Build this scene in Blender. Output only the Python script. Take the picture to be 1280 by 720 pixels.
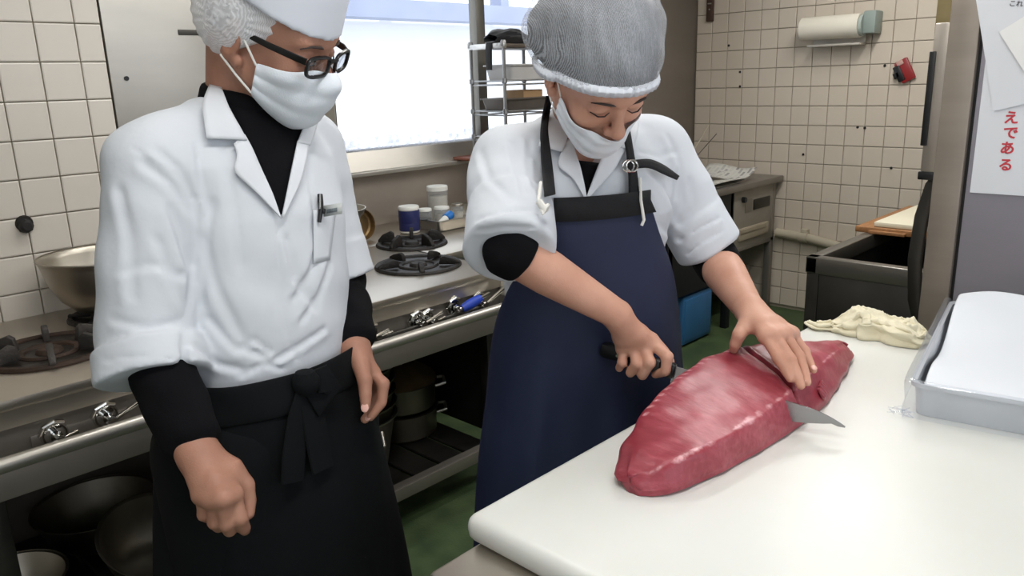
import bpy, bmesh, math, random
import numpy as np
from mathutils import Vector, Matrix, Euler
PI = math.pi
random.seed(7); rng = np.random.default_rng(7)
S = bpy.context.scene
for o in list(bpy.data.objects): bpy.data.objects.remove(o)
COL = S.collection

# ------------------------------------------------------------------ camera
FPX, PITCH, YAW, ROLL, CAMZ = 976.465, math.radians(14.7933), math.radians(44.275), math.radians(-1.781), 1.425
_fw = Vector((math.cos(YAW)*math.cos(PITCH), math.sin(YAW)*math.cos(PITCH), -math.sin(PITCH)))
_r0 = Vector((math.sin(YAW), -math.cos(YAW), 0)); _u0 = _r0.cross(_fw)
_r = _r0*math.cos(ROLL)+_u0*math.sin(ROLL); _u = -_r0*math.sin(ROLL)+_u0*math.cos(ROLL)
CAMP = Vector((0, 0, CAMZ))
cd = bpy.data.cameras.new('camera'); cam = bpy.data.objects.new('camera', cd); COL.objects.link(cam)
cd.sensor_fit = 'HORIZONTAL'; cd.sensor_width = 36; cd.lens = FPX*36/1280; cd.clip_start = .05
cam.matrix_world = Matrix.Translation(CAMP) @ Matrix((_r, _u, -_fw)).transposed().to_4x4()
S.camera = cam
def ray(x, y): return _fw + _r*((x-640)/FPX) - _u*((y-360)/FPX)
def at(x, y, d): return CAMP + ray(x, y)*d                     # pixel measured on the photograph + real distance -> point
def on(x, y, ax, v):                                           # pixel + the plane it lies on -> point
    d = ray(x, y); return CAMP + d*((v-CAMP[ax])/d[ax])

# ------------------------------------------------------------------ light
S.view_settings.view_transform = 'Standard'; S.view_settings.look = 'None'
S.view_settings.gamma = 1; S.view_settings.use_curve_mapping = False
S.view_settings.exposure = 0.0
w = bpy.data.worlds.new('overcast_sky'); S.world = w; w.use_nodes = True
wn = w.node_tree.nodes; bg = wn['Background']
tc = wn.new('ShaderNodeTexCoord'); sp = wn.new('ShaderNodeSeparateXYZ'); cr = wn.new('ShaderNodeValToRGB')
w.node_tree.links.new(tc.outputs['Generated'], sp.inputs[0]); w.node_tree.links.new(sp.outputs['Z'], cr.inputs[0])
cr.color_ramp.elements[0].color = (.80, .84, .90, 1); cr.color_ramp.elements[1].color = (.86, .93, 1, 1)
w.node_tree.links.new(cr.outputs[0], bg.inputs['Color']); bg.inputs['Strength'].default_value = 2.3
def area(name, loc, target, sx, sy, power, col=(1, 1, 1)):
    l = bpy.data.lights.new(name, 'AREA'); l.shape = 'RECTANGLE'; l.size = sx; l.size_y = sy; l.energy = power; l.color = col
    o = bpy.data.objects.new(name, l); COL.objects.link(o); o.location = loc
    o.rotation_euler = (Vector(target)-Vector(loc)).to_track_quat('-Z', 'Y').to_euler(); return o
p_ = area('window_daylight_portal', (2.9, 3.06, 1.75), (2.9, 0, 1.75), 1.9, 1.1, 1); p_.data.cycles.is_portal = True
for loc, tg, sx_, sy_ in (((-1.69, -.45, 1.62), (0, -.45, 1.62), 1.3, 1.35), ((.9, -1.69, 1.62), (.9, 0, 1.62), 3.4, 1.35)):  # portals for the two added fill windows
    area('window_daylight_portal', loc, tg, sx_, sy_, 1).data.cycles.is_portal = True

LAMPS = [(.35, .35, 14, 'twin tube light on the ceiling near the cutting table corner'), (2.1, .7, 9, 'twin tube light on the ceiling above the freezer'), (1.3, 1.7, 10, 'twin tube light on the ceiling above the gas range'), (3.4, 1.3, 19, 'twin tube light on the ceiling above the sink')]
facade_sun = bpy.data.lights.new('facade_sun', 'SUN'); facade_sun.energy = 3.5; facade_sun.angle = .02; so_ = bpy.data.objects.new('facade_sun', facade_sun); COL.objects.link(so_); so_.rotation_euler = (math.radians(26), 0, math.radians(-12))  # added sun brightens the facade outside; the sky itself is overcast
# ------------------------------------------------------------------ helpers
def tag(o, label=None, cat=None, group=None, kind=None):
    if label: o['label'] = label
    if cat: o['category'] = cat
    if group: o['group'] = group
    if kind: o['kind'] = kind
    return o
def empty(name, loc, label, cat, group=None, rz=0):
    o = bpy.data.objects.new(name, None); COL.objects.link(o); o.location = loc; o.rotation_euler = (0, 0, rz)
    o.empty_display_size = .05; WM[o.name] = Matrix.LocRotScale(Vector(loc), Euler((0, 0, rz)), None)
    return tag(o, label, cat, group)
def link(name, me, mat=None, parent=None, smooth=True):
    o = bpy.data.objects.new(name, me); COL.objects.link(o)
    if mat and not me.materials: me.materials.append(mat)
    if smooth: me.polygons.foreach_set('use_smooth', [True]*len(me.polygons))
    WM[o.name] = Matrix()
    if parent: o.parent = parent; o.matrix_parent_inverse = WM[parent.name].inverted()
    return o
WM = {}
def rebase(o):
    """give a one-mesh thing its origin at its base"""
    me = o.data; n = len(me.vertices); c = np.empty(n*3, np.float32); me.vertices.foreach_get('co', c); c = c.reshape(-1, 3)
    b = np.array([(c[:, 0].min()+c[:, 0].max())/2, (c[:, 1].min()+c[:, 1].max())/2, c[:, 2].min()], np.float32)
    me.vertices.foreach_set('co', (c-b).ravel()); me.update(); o.location = Vector(b.tolist()); WM[o.name] = Matrix.Translation(o.location); return o
class MB:
    """collects shapes given in world coordinates into one mesh"""
    def __init__(s): s.bm = bmesh.new()
    def _put(s, vs, m):
        for v in vs: v.co = m @ v.co
    def box(s, lo, hi, bev=0, seg=2, m=None):
        c = [(a+b)/2 for a, b in zip(lo, hi)]; d = [abs(b-a) for a, b in zip(lo, hi)]
        b2 = bmesh.new(); r = bmesh.ops.create_cube(b2, size=1)
        for v in b2.verts: v.co = Vector((v.co[i]*d[i]+c[i] for i in range(3)))
        if bev: bmesh.ops.bevel(b2, geom=b2.edges[:], offset=min(bev, min(d)*.49), segments=seg, affect='EDGES', profile=.5)
        return s._merge(b2, m)
    def _merge(s, b2, m=None):
        if m is not None:
            for v in b2.verts: v.co = m @ v.co
        mp = {v: s.bm.verts.new(v.co) for v in b2.verts}
        for f in b2.faces:
            try: s.bm.faces.new([mp[v] for v in f.verts])
            except ValueError: pass
        b2.free(); return s
    def lathe(s, prof, c=(0, 0, 0), n=32, m=None, close=False):
        b2 = bmesh.new(); rings = []
        for r, z in prof:
            if r < 1e-6: rings.append([b2.verts.new((0, 0, z))])
            else: rings.append([b2.verts.new((r*math.cos(2*PI*i/n), r*math.sin(2*PI*i/n), z)) for i in range(n)])
        prs = list(zip(rings, rings[1:])) + ([(rings[-1], rings[0])] if close else [])
        for a, b in prs:
            for i in range(n):
                j = (i+1) % n
                if len(a) == 1 and len(b) == 1: continue
                if len(a) == 1: b2.faces.new((a[0], b[j], b[i]))
                elif len(b) == 1: b2.faces.new((a[i], a[j], b[0]))
                else: b2.faces.new((a[i], a[j], b[j], b[i]))
        mm = Matrix.Translation(Vector(c)) @ (m or Matrix())
        bmesh.ops.recalc_face_normals(b2, faces=b2.faces[:])
        return s._merge(b2, mm)
    def tube(s, pts, r, n=10, cap=True, flat=None, up=None):
        """sweep along points; r a number or a list; flat=(w,h) sweeps a rounded strip"""
        P = [Vector(p) for p in pts]; k = len(P); rs = r if isinstance(r, (list, tuple)) else [r]*k
        T = [(P[min(i+1, k-1)]-P[max(i-1, 0)]).normalized() for i in range(k)]
        N = Vector(up) if up is not None else (Vector((0, 0, 1)) if abs(T[0].z) < .9 else Vector((1, 0, 0)))
        rings = []
        for i in range(k):
            if up is not None and not isinstance(up, (list,)): N = Vector(up)
            N = (N - T[i]*N.dot(T[i])).normalized(); B = T[i].cross(N)
            ring = []
            for j in range(n):
                a = 2*PI*j/n; c, d = math.cos(a), math.sin(a)
                if flat: c = math.copysign(abs(c)**.5, c)*flat[0]; d = math.copysign(abs(d)**.5, d)*flat[1]; sc = rs[i]
                else: sc = rs[i]
                ring.append(s.bm.verts.new(P[i]+(B*c+N*d)*sc))
            rings.append(ring)
        for a, b in zip(rings, rings[1:]):
            for i in range(n): s.bm.faces.new((a[i], a[(i+1) % n], b[(i+1) % n], b[i]))
        if cap: s.bm.faces.new(rings[0][::-1]); s.bm.faces.new(rings[-1])
        return s
    def prism(s, poly, ax, lo, hi, bev=0):
        """polygon in the two other axes extruded along ax"""
        b2 = bmesh.new()
        def mk(p, v):
            q = list(p); q.insert(ax, v); return b2.verts.new(q)
        A = [mk(p, lo) for p in poly]; B = [mk(p, hi) for p in poly]; n = len(poly)
        b2.faces.new(A); b2.faces.new(B[::-1])
        for i in range(n): b2.faces.new((A[i], B[i], B[(i+1) % n], A[(i+1) % n]))
        bmesh.ops.recalc_face_normals(b2, faces=b2.faces[:])
        if bev: bmesh.ops.bevel(b2, geom=b2.edges[:], offset=bev, segments=2, affect='EDGES', profile=.5)
        return s._merge(b2)
    def grid(s, G):
        """G: rows of points"""
        R = [[s.bm.verts.new(p) for p in row] for row in G]
        for a, b in zip(R, R[1:]):
            for i in range(len(a)-1): s.bm.faces.new((a[i], a[i+1], b[i+1], b[i]))
        return s
    def mesh(s, name):
        bmesh.ops.recalc_face_normals(s.bm, faces=s.bm.faces[:])
        me = bpy.data.meshes.new(name); s.bm.to_mesh(me); s.bm.free(); return me
    def build(s, name, mat, parent=None, smooth=True, angle=35):
        me = s.mesh(name); o = link(name, me, mat, parent, smooth)
        if smooth: me.set_sharp_from_angle(angle=math.radians(angle))
        return o
def solid(o, t, off=-1):
    m = o.modifiers.new('thickness', 'SOLIDIFY'); m.thickness = t; m.offset = off; return o
def subd(o, n=1):
    m = o.modifiers.new('smooth', 'SUBSURF'); m.levels = n; m.render_levels = n; return o

def srgb(*c): return tuple((x/255/12.92 if x/255 < .04045 else ((x/255+.055)/1.055)**2.4) for x in c)
MATS = {}
def M(name, col, rough=.5, metal=0, var=.12, vs=6, bump=0, bs=60, stretch=(1, 1, 1), spec=.5, col2=None, coat=0, sss=0, rv=.0, sheen=0, trans=0):
    m = bpy.data.materials.new(name); m.use_nodes = True; nt = m.node_tree; N = nt.nodes; L = nt.links
    b = N['Principled BSDF']; MATS[name] = m
    tcn = N.new('ShaderNodeTexCoord'); mp = N.new('ShaderNodeMapping'); mp.inputs['Scale'].default_value = stretch
    L.new(tcn.outputs['Object'], mp.inputs[0])
    nz = N.new('ShaderNodeTexNoise'); nz.inputs['Scale'].default_value = vs; nz.inputs['Detail'].default_value = 5
    L.new(mp.outputs[0], nz.inputs['Vector'])
    rp = N.new('ShaderNodeValToRGB'); rp.color_ramp.elements[0].position = .3; rp.color_ramp.elements[1].position = .7
    c2 = col2 or tuple(min(1, x*(1+var)) for x in col); c1 = col if col2 else tuple(x*(1-var) for x in col)
    rp.color_ramp.elements[0].color = (*c1, 1); rp.color_ramp.elements[1].color = (*c2, 1)
    L.new(nz.outputs[0], rp.inputs[0]); L.new(rp.outputs[0], b.inputs['Base Color'])
    b.inputs['Roughness'].default_value = rough; b.inputs['Metallic'].default_value = metal
    b.inputs['Specular IOR Level'].default_value = spec; b.inputs['Coat Weight'].default_value = coat
    b.inputs['Coat Roughness'].default_value = .15
    if sheen: b.inputs['Sheen Weight'].default_value = sheen
    if trans: b.inputs['Transmission Weight'].default_value = trans
    if sss: b.inputs['Subsurface Weight'].default_value = sss; b.inputs['Subsurface Radius'].default_value = (.6, .25, .15); b.inputs['Subsurface Scale'].default_value = .02
    if rv:
        mr = N.new('ShaderNodeMapRange'); mr.inputs['To Min'].default_value = max(.02, rough-rv); mr.inputs['To Max'].default_value = rough+rv
        L.new(nz.outputs[0], mr.inputs[0]); L.new(mr.outputs[0], b.inputs['Roughness'])
    if bump:
        n2 = N.new('ShaderNodeTexNoise'); n2.inputs['Scale'].default_value = bs; n2.inputs['Detail'].default_value = 4
        L.new(mp.outputs[0], n2.inputs['Vector'])
        bp = N.new('ShaderNodeBump'); bp.inputs['Strength'].default_value = bump; bp.inputs['Distance'].default_value = .004
        L.new(n2.outputs[0], bp.inputs['Height']); L.new(bp.outputs[0], b.inputs['Normal'])
    return m
def glassy(name, col, alpha, rough=.05, noise=None):
    """thin clear sheet: transparent with a gloss, and optional milky patches"""
    m = bpy.data.materials.new(name); m.use_nodes = True; nt = m.node_tree; N = nt.nodes; L = nt.links
    out = N['Material Output']; N.remove(N['Principled BSDF'])
    t = N.new('ShaderNodeBsdfTransparent'); t.inputs[0].default_value = (*col, 1)
    g = N.new('ShaderNodeBsdfGlossy'); g.inputs['Roughness'].default_value = rough
    lw = N.new('ShaderNodeLayerWeight'); pw = N.new('ShaderNodeMath'); pw.operation = 'POWER'; pw.inputs[1].default_value = 4; L.new(lw.outputs['Facing'], pw.inputs[0])
    fr = N.new('ShaderNodeMapRange'); fr.inputs['To Min'].default_value = .03; fr.inputs['To Max'].default_value = .6; L.new(pw.outputs[0], fr.inputs[0])
    mx = N.new('ShaderNodeMixShader'); L.new(fr.outputs[0], mx.inputs[0]); L.new(t.outputs[0], mx.inputs[1]); L.new(g.outputs[0], mx.inputs[2])
    last = mx
    if alpha or noise:
        d = N.new('ShaderNodeBsdfDiffuse'); d.inputs[0].default_value = (.8, .83, .88, 1)
        tr = N.new('ShaderNodeBsdfTranslucent'); tr.inputs[0].default_value = (.8, .83, .88, 1)
        ad = N.new('ShaderNodeMixShader'); L.new(d.outputs[0], ad.inputs[1]); L.new(tr.outputs[0], ad.inputs[2])
        m2 = N.new('ShaderNodeMixShader'); m2.inputs[0].default_value = alpha
        L.new(mx.outputs[0], m2.inputs[1]); L.new(ad.outputs[0], m2.inputs[2]); last = m2
        if noise:
            tcn = N.new('ShaderNodeTexCoord'); nz = N.new('ShaderNodeTexNoise'); nz.inputs['Scale'].default_value = noise; nz.inputs['Detail'].default_value = 8
            L.new(tcn.outputs['Object'], nz.inputs['Vector'])
            mr = N.new('ShaderNodeMapRange'); mr.inputs['From Min'].default_value = .4; mr.inputs['From Max'].default_value = .65
            mr.inputs['To Min'].default_value = 0; mr.inputs['To Max'].default_value = alpha
            L.new(nz.outputs[0], mr.inputs[0]); L.new(mr.outputs[0], m2.inputs[0])
    L.new(last.outputs[0], out.inputs[0]); MATS[name] = m; return m

steel = M('brushed steel', srgb(186, 182, 174), .38, .85, .10, 2, .03, 240, (1, 1, 4), rv=.08)
steel_h = M('worktop steel', srgb(186, 178, 166), .34, .9, .08, 3, .02, 160, (1, 1, 1), rv=.08)
steel_d = M('dull grey steel', srgb(138, 132, 124), .45, .6, .12, 4, .05, 120, (1, 4, 1), rv=.1)
steel_dark = M('dark worn steel', srgb(72, 70, 66), .45, .85, .25, 7, .1, 90, rv=.1)
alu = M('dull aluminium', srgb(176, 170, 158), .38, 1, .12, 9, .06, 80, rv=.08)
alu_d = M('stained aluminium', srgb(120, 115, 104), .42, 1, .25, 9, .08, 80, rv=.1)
chrome = M('chrome', srgb(215, 215, 212), .12, 1, .04, 5)
brass = M('worn brass', srgb(128, 106, 74), .45, .8, .2, 20, .1, 60)
iron = M('black cast iron', srgb(38, 35, 33), .6, .4, .35, 18, .5, 120)
iron_rust = M('rusty cast iron', srgb(58, 42, 32), .7, .3, .4, 15, .6, 90)
black_pl = M('black plastic', srgb(20, 20, 22), .4, 0, .1, 10)
rubber = M('dark rubber', srgb(28, 27, 27), .7, 0, .15, 14, .2, 100)
white_pl = M('white plastic', srgb(225, 224, 218), .45, 0, .04, 5)
tile_m = M('glazed off white tile', srgb(216, 209, 199), .28, 0, .045, 2.2, .03, 14, spec=.4)
tile_r = M('aged cream tile', srgb(206, 194, 178), .36, 0, .06, 1.6, .03, 14, spec=.35)
grout_m = M('grey brown grout', srgb(150, 142, 124), .9, 0, .18, 5, .3, 120)
plaster = M('painted plaster', srgb(205, 202, 195), .8, 0, .05, 3, .1, 60)
floor_m = M('green painted floor', srgb(48, 66, 38), .6, 0, .35, 9, .4, 150, col2=srgb(74, 92, 56), rv=.15)
paper_m = M('white paper', srgb(222, 225, 230), .7, 0, .02, 3)
red_ink = M('red ink', srgb(196, 62, 72), .7, 0, .05, 6)
grey_ink = M('grey ink', srgb(70, 70, 75), .7, 0, .05, 6)
wood = M('worn wood', srgb(150, 104, 62), .6, 0, .2, 5, .2, 60, (2, 14, 14))
board_m = M('white plastic board', srgb(214, 214, 206), .36, 0, .02, 2.2, .03, 40, sss=.08, col2=srgb(224, 225, 221))
# ================================================================== SETTING
def structure(name, mb, mat, parent=None, smooth=True): return tag(mb.build(name, mat, parent, smooth), kind='structure')
structure('floor', MB().box((-1.6, -1.6, -.06), (4.6, 3.2, 0)), floor_m)
structure('ceiling', MB().box((-1.6, -1.6, 2.5), (4.65, 3.2, 2.56)), plaster)
wl = structure('wall_left', MB().box((-1.6, 2.575, 0), (.92, 2.7, 2.5)).box((.92, 2.60, 0), (1.70, 2.7, 2.5)).box((1.62, 2.60, 0), (1.70, 3.1, 2.5)), grout_m)
wb = structure('wall_back', MB().box((1.7, 2.97, 0), (4.65, 3.1, 1.12)).box((1.7, 2.97, 2.2), (4.65, 3.1, 2.5)).box((1.7, 2.97, 1.12), (1.95, 3.1, 2.2)).box((3.86, 2.97, 1.12), (4.65, 3.1, 2.2)), plaster)
wr = structure('wall_right', MB().box((4.555, -1.6, 0), (4.67, 3.1, 2.5)), grout_m)
structure('wall_front', MB().box((-1.6, -1.68, 0), (4.65, -1.6, .95)).box((-1.6, -1.68, 2.3), (4.65, -1.6, 2.5)).box((-1.6, -1.68, .95), (-.8, -1.6, 2.3)).box((2.6, -1.68, .95), (4.65, -1.6, 2.3)), plaster)
structure('wall_near', MB().box((-1.68, -1.6, 0), (-1.6, 3.2, .95)).box((-1.68, -1.6, 2.3), (-1.6, 3.2, 2.5)).box((-1.68, -1.6, .95), (-1.6, -1.1, 2.3)).box((-1.68, .2, .95), (-1.6, 3.2, 2.3)), plaster)
for nm_, lo_, hi_, ax_ in (('fill_window_2', (-.8, -1.65, .95), (2.6, -1.63, 2.3), 0), ('fill_window_3', (-1.65, -1.1, .95), (-1.63, .2, 2.3), 1)):  # unseen windows, added as broad fill light from behind the camera
    wi_ = empty(nm_, [(a+b)/2 if k < 2 else a for k, (a, b) in enumerate(zip(lo_, hi_))], None, None); wi_['kind'] = 'structure'
    def seg_(a, b): 
        l = list(lo_); h = list(hi_); l[ax_], h[ax_] = a, b; l[1-ax_] -= .01; h[1-ax_] += .01; return l, h
    a0, a1 = lo_[ax_], hi_[ax_]
    for q in (a0, (a0+a1)/2-.02, a1-.04): MB().box(*seg_(q, q+.04), .004).build('stile', white_pl, wi_)
    for z_ in (.95, 2.26):
        l, h = seg_(a0, a1); l[2], h[2] = z_, z_+.04; MB().box(l, h, .004).build('rail', white_pl, wi_)
# tiles, each a piece of its own sharing one mesh
def tile_mesh(name, ax, w, h, t, mat):
    lo = [0, 0, 0]; hi = [w, w, h]
    lo[ax] = 0; hi[ax] = t
    b = bmesh.new()
    # front face towards the room (-ax), slightly pillowed edge: 5 quads + bevel ring
    a2 = 0 if ax == 1 else 1
    def P(u, v, d):
        p = [0, 0, 0]; p[a2] = u; p[2] = v; p[ax] = d; return b.verts.new(p)
    e = .0035
    o = [P(0, 0, t), P(w, 0, t), P(w, h, t), P(0, h, t)]; m_ = [P(0, 0, .0015), P(w, 0, .0015), P(w, h, .0015), P(0, h, .0015)]
    i_ = [P(e, e, 0), P(w-e, e, 0), P(w-e, h-e, 0), P(e, h-e, 0)]
    b.faces.new(i_)
    for k in range(4):
        j = (k+1) % 4; b.faces.new((o[k], o[j], m_[j], m_[k])); b.faces.new((m_[k], m_[j], i_[j], i_[k]))
    bmesh.ops.recalc_face_normals(b, faces=b.faces[:])
    if sum((f.normal[ax] for f in b.faces)) > 0: bmesh.ops.reverse_faces(b, faces=b.faces[:])
    me = bpy.data.meshes.new(name); b.to_mesh(me); b.free(); me.materials.append(mat); return me
TP = .1078; G = .0035
# left wall: a joint crosses (x .84, z 1.519)
tm = tile_mesh('tile', 1, TP-G, TP-G, .012, tile_m)
tb = tile_mesh('tile', 1, .92-.848-G, TP-G, .012, tile_m)
x0 = .848; z0 = 1.519
for i in range(-7, 1):
    for k in range(-12, 6):
        z = z0+k*TP; x = x0+i*TP
        if z < .15 or z > 1.99: continue
        if i == 0: o = link('tile', tb, None, wl, False)
        else: o = link('tile', tm, None, wl, False)
        o.matrix_world = Matrix.Translation((x+G/2, 2.5665+random.uniform(-.0006, .0006), z+G/2))
        o.matrix_parent_inverse = Matrix(); o.location = (x+G/2, 2.5665+random.uniform(-.0006, .0006), z+G/2)
TR = .1078; ZR = .1105
tm2 = tile_mesh('tile', 0, TR-G, ZR-G, .012, tile_r)
for i in range(0, 15):
    for k in range(0, 19):
        y = 2.735-(i+1)*TR; z = .02+k*ZR
        if z > 2.1: continue
        o = link('tile', tm2, None, wr, False); o.matrix_parent_inverse = Matrix()
        o.location = (4.5455+random.uniform(-.0006, .0006), y+G/2, z+G/2); o.rotation_euler = (0, random.uniform(-.004, .004), random.uniform(-.004, .004))
# steel wall panels
structure('trim_1', MB().box((.925, 2.568, .82), (1.702, 2.598, 2.3), .002).box((1.702, 2.568, .82), (1.712, 2.97, 2.3)), steel)
sl = structure('trim_2', MB().box((1.15, 2.5645, 1.6), (1.34, 2.5675, 1.617), .006, 2), steel_dark)      # slotted strip fixed on the panel
hole = structure('trim_3', MB().lathe([(0, 0), (.007, 0), (.007, .004), (0, .004)], on(158, 98, 1, 2.566), 12, Matrix.Rotation(PI/2, 4, 'X')), black_pl)
structure('trim_4', MB().box((3.86, 2.74, .0), (4.553, 2.97, 2.4), .003), M('brown grey steel panel', srgb(124, 116, 107), .5, .3, .08, 2, .04, 80, (1, 1, 4)))
# splash, ledge and sill behind the range
structure('trim_5', MB().box((1.712, 2.955, .79), (3.86, 2.975, 1.06)), M('stained splash steel', srgb(164, 154, 143), .42, .35, .14, 3, .04, 60))
structure('trim_6', MB().box((1.712, 2.90, 1.035), (3.86, 2.972, 1.055), .004).prism([(2.93, 1.05), (2.972, 1.05), (2.972, 1.14), (2.962, 1.14)], 0, 1.712, 3.86), steel)
# window
win = empty('window_1', (2.9, 3.0, 1.14), None, None); win['kind'] = 'structure'
fr = M('grey aluminium frame', srgb(120, 118, 112), .45, .7, .08, 5)
def wpart(n, mb, m): return mb.build(n, m, win)
wpart('frame', MB().box((1.95, 2.975, 1.10), (3.86, 3.09, 1.142), .004).box((1.95, 2.975, 2.16), (3.86, 3.09, 2.2), .004).box((1.95, 2.975, 1.1), (1.99, 3.09, 2.2), .004).box((3.82, 2.975, 1.1), (3.86, 3.09, 2.2), .004), fr)
wpart('mullion', MB().box((2.865, 2.985, 1.14), (2.915, 3.04, 2.17), .004), fr)
wpart('mullion', MB().box((2.925, 3.03, 1.14), (2.97, 3.085, 2.17), .004), fr)
gl = glassy('window glass', (.98, .99, 1), 0); glf = glassy('limescaled glass', (.95, .96, 1), .55, noise=40)
wpart('pane', MB().box((1.99, 3.012, 1.2), (2.85, 3.016, 2.16)), gl); wpart('pane', MB().box((2.92, 3.055, 1.2), (3.82, 3.059, 2.16)), gl)
wpart('frosted_strip', MB().box((1.99, 3.012, 1.142), (2.85, 3.016, 1.2)), glf); wpart('frosted_strip', MB().box((2.92, 3.055, 1.142), (3.82, 3.059, 1.2)), glf)
# outside: pale building across the yard
fac = M('white rendered facade', srgb(236, 238, 242), .8, 0, .02, 2); beam = M('blue grey painted steel', srgb(148, 156, 178), .6, 0, .08, 2)
bld = empty('building', (5, 7.6, 0), 'bright white building across the yard outside the window', 'building')
MB().box((0, 7.6, -1), (14, 7.9, 2.35)).build('wall', fac, bld)
MB().box((0, 7.2, 2.14), (14, 7.5, 2.34)).build('eave_beam', beam, bld)
for x in (4.15, 5.72, 7.4, 9.1): MB().box((x, 7.25, 2.3), (x+.14, 7.45, 4)).build('post', beam, bld)
MB().box((4.55, 7.52, 1.62), (4.74, 7.6, 1.84), .01).box((4.58, 7.5, 1.66), (4.71, 7.53, 1.80), .005).build('vent', beam, bld)
structure('ground', MB().box((-8, 3.2, -1.1), (22, 20, -1)), M('pale concrete yard', srgb(200, 200, 200), .9, 0, .05, 2))
# ceiling lamps
lampm = bpy.data.materials.new('lit lamp tube'); lampm.use_nodes = True
e_ = lampm.node_tree.nodes['Principled BSDF']; e_.inputs['Emission Color'].default_value = (1, .98, .95, 1); e_.inputs['Emission Strength'].default_value = 6
LAMP = 1.0
def ceiling_light(x, y, power, label):
    t = empty('ceiling_light', (x, y, 2.5), label, 'ceiling light', 'tube lights on the ceiling')
    MB().box((x-.62, y-.09, 2.44), (x+.62, y+.09, 2.5), .01).build('housing', white_pl, t)
    for s in (-.045, .045):
        MB().tube([(x-.58, y+s, 2.42), (x+.58, y+s, 2.42)], .014, 12).build('tube', lampm, t)
    area('lamp_light', (x, y, 2.39), (x, y, 0), 1.16, .14, power*LAMP, (1, .985, .96))
for lx, ly, pw, lb in LAMPS: ceiling_light(lx, ly, pw, lb)
# ================================================================== GAS RANGE
R0, R1 = -.75, 1.885          # left and right end along x
rg = empty('gas_range', (.57, 2.2, 0), 'long stainless gas range under the window with burners, valves and towel bar', 'gas range')
MB().box((R0, 1.866, .772), (R1, 2.564, .80), .006).box((1.713, 2.55, .772), (2.9, 2.95, .80), .004).box((R1-.02, 2.2, .772), (2.60, 2.6, .80), .004).build('worktop', steel_h, rg)
MB().prism([(1.868, .79), (1.868, .735), (1.885, .735), (1.885, .79)], 0, R0, R1).build('front_edge', steel_h, rg)
MB().box((R0, 1.885, .60), (R1, 1.90, .775)).build('control_panel', steel_d, rg)
MB().box((R0, 1.775, .618), (R1, 1.79, .69), .004).box((R0, 1.79, .618), (R1, 1.9, .628)).build('apron', steel_d, rg)
MB().tube([(R0, 1.785, .692), (R1-.03, 1.785, .692)], .017, 14).build('towel_bar', steel, rg)
MB().box((R1-.014, 1.80, .615), (R1, 2.55, .80), .004).build('end_panel', steel, rg)
MB().box((1.862, 1.80, .70), (1.90, 1.88, .80), .012).build('end_cap', M('cream enamel', srgb(196, 190, 178), .4), rg)
MB().box((R0, 2.50, .0), (R1, 2.56, .775)).build('back_panel', M('dark brown panel', srgb(80, 74, 66), .6, .3, .3, 5, .1, 30), rg)  # dark brown sheet, randomly mottled, behind the shelf
for x in (R0+.02, .28, 1.0, R1-.07):
    for y in (1.90, 2.45): MB().box((x, y, 0), (x+.045, y+.045, .62), .004).build('leg', steel_dark, rg)
MB().box((R1-.03, 1.95, .16), (R1-.018, 2.5, .62), .002).build('added_dark_panel', M('added dark sheet', srgb(34, 32, 31), .6, .3, .2, 6), rg)  # added dark sheet, blacks out the gap below the range end
# lower shelf of slats
MB().box((R0, 1.872, .113), (R1-.07, 1.885, .158), .003).box((R0, 1.885, .146), (R1-.07, 1.91, .156)).build('shelf_lip', steel_d, rg)
sm = None
for k in range(22):
    x = R0+.01+k*.116
    if x+.1 > R1-.07: break
    if sm is None:
        b = MB().box((0, 0, 0), (.104, .58, .012), .003, 1); sm = b.mesh('shelf_slat'); sm.materials.append(steel_dark)
    o = link('shelf_slat', sm, None, rg, False); o.location = (x, 1.911, .142)
def burner(cx, cy, r, spokes, a0, mi, hi=1.0, ma=None):
    ma = ma or mi
    ring = MB().lathe([(r*.84, 0), (r*.85, .007), (r*.88, .010), (r*.97, .010), (r, .004), (r*1.0, 0)], (cx, cy, .80), 40).build('burner_ring', mi, rg)
    MB().lathe([(0, -.001), (r*.60, -.001), (r*.78, .0006), (r*.86, .002), (r*.86, -.026), (0, -.026)], (cx, cy, .802), 32).build('drip_pan', M('burnt pan', srgb(40, 36, 33), .45, .5, .4, 20, .3, 80) if 'burnt pan' not in MATS else MATS['burnt pan'], rg)
    MB().lathe([(0, .012), (r*.16, .012), (r*.2, .006), (r*.22, -.004), (r*.34, -.002), (r*.37, .006), (r*.44, .008), (r*.47, .003), (r*.47, -.002), (0, -.002)], (cx, cy, .80), 32).build('burner_head', mi, rg)
    for k in range(spokes):
        a = a0+2*PI*k/spokes; m = Matrix.Translation((cx, cy, .80)) @ Matrix.Rotation(a, 4, 'Z')
        b2 = MB(); pr = [(r*.48, .006), (r*.52, .030*hi), (r*.60, .036*hi), (r*.84, .026*hi), (r*.98, .016), (r*.98, .006)]
        b2.prism([(p[0], p[1]) for p in pr], 1, -.008, .008, .003)
        for v in b2.bm.verts: v.co = m @ v.co
        b2.build('grate_arm', ma, rg)
c = on(62, 440, 2, .80)
burner(c.x, c.y, .155, 6, .3, iron_rust, 1.35, M('grey cast iron', srgb(62, 58, 55), .6, .3, .3, 18, .4, 120))
burner(1.715, 2.135, .155, 5, .35, iron)
burner(1.95, 2.46, .145, 5, .9, iron, 1.5)
burner(.757, 2.366, .12, 5, .1, iron, .55)
burner(1.235, 2.05, .12, 5, .1, iron)
burner(1.56, 2.47, .11, 5, .1, iron)
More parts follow.
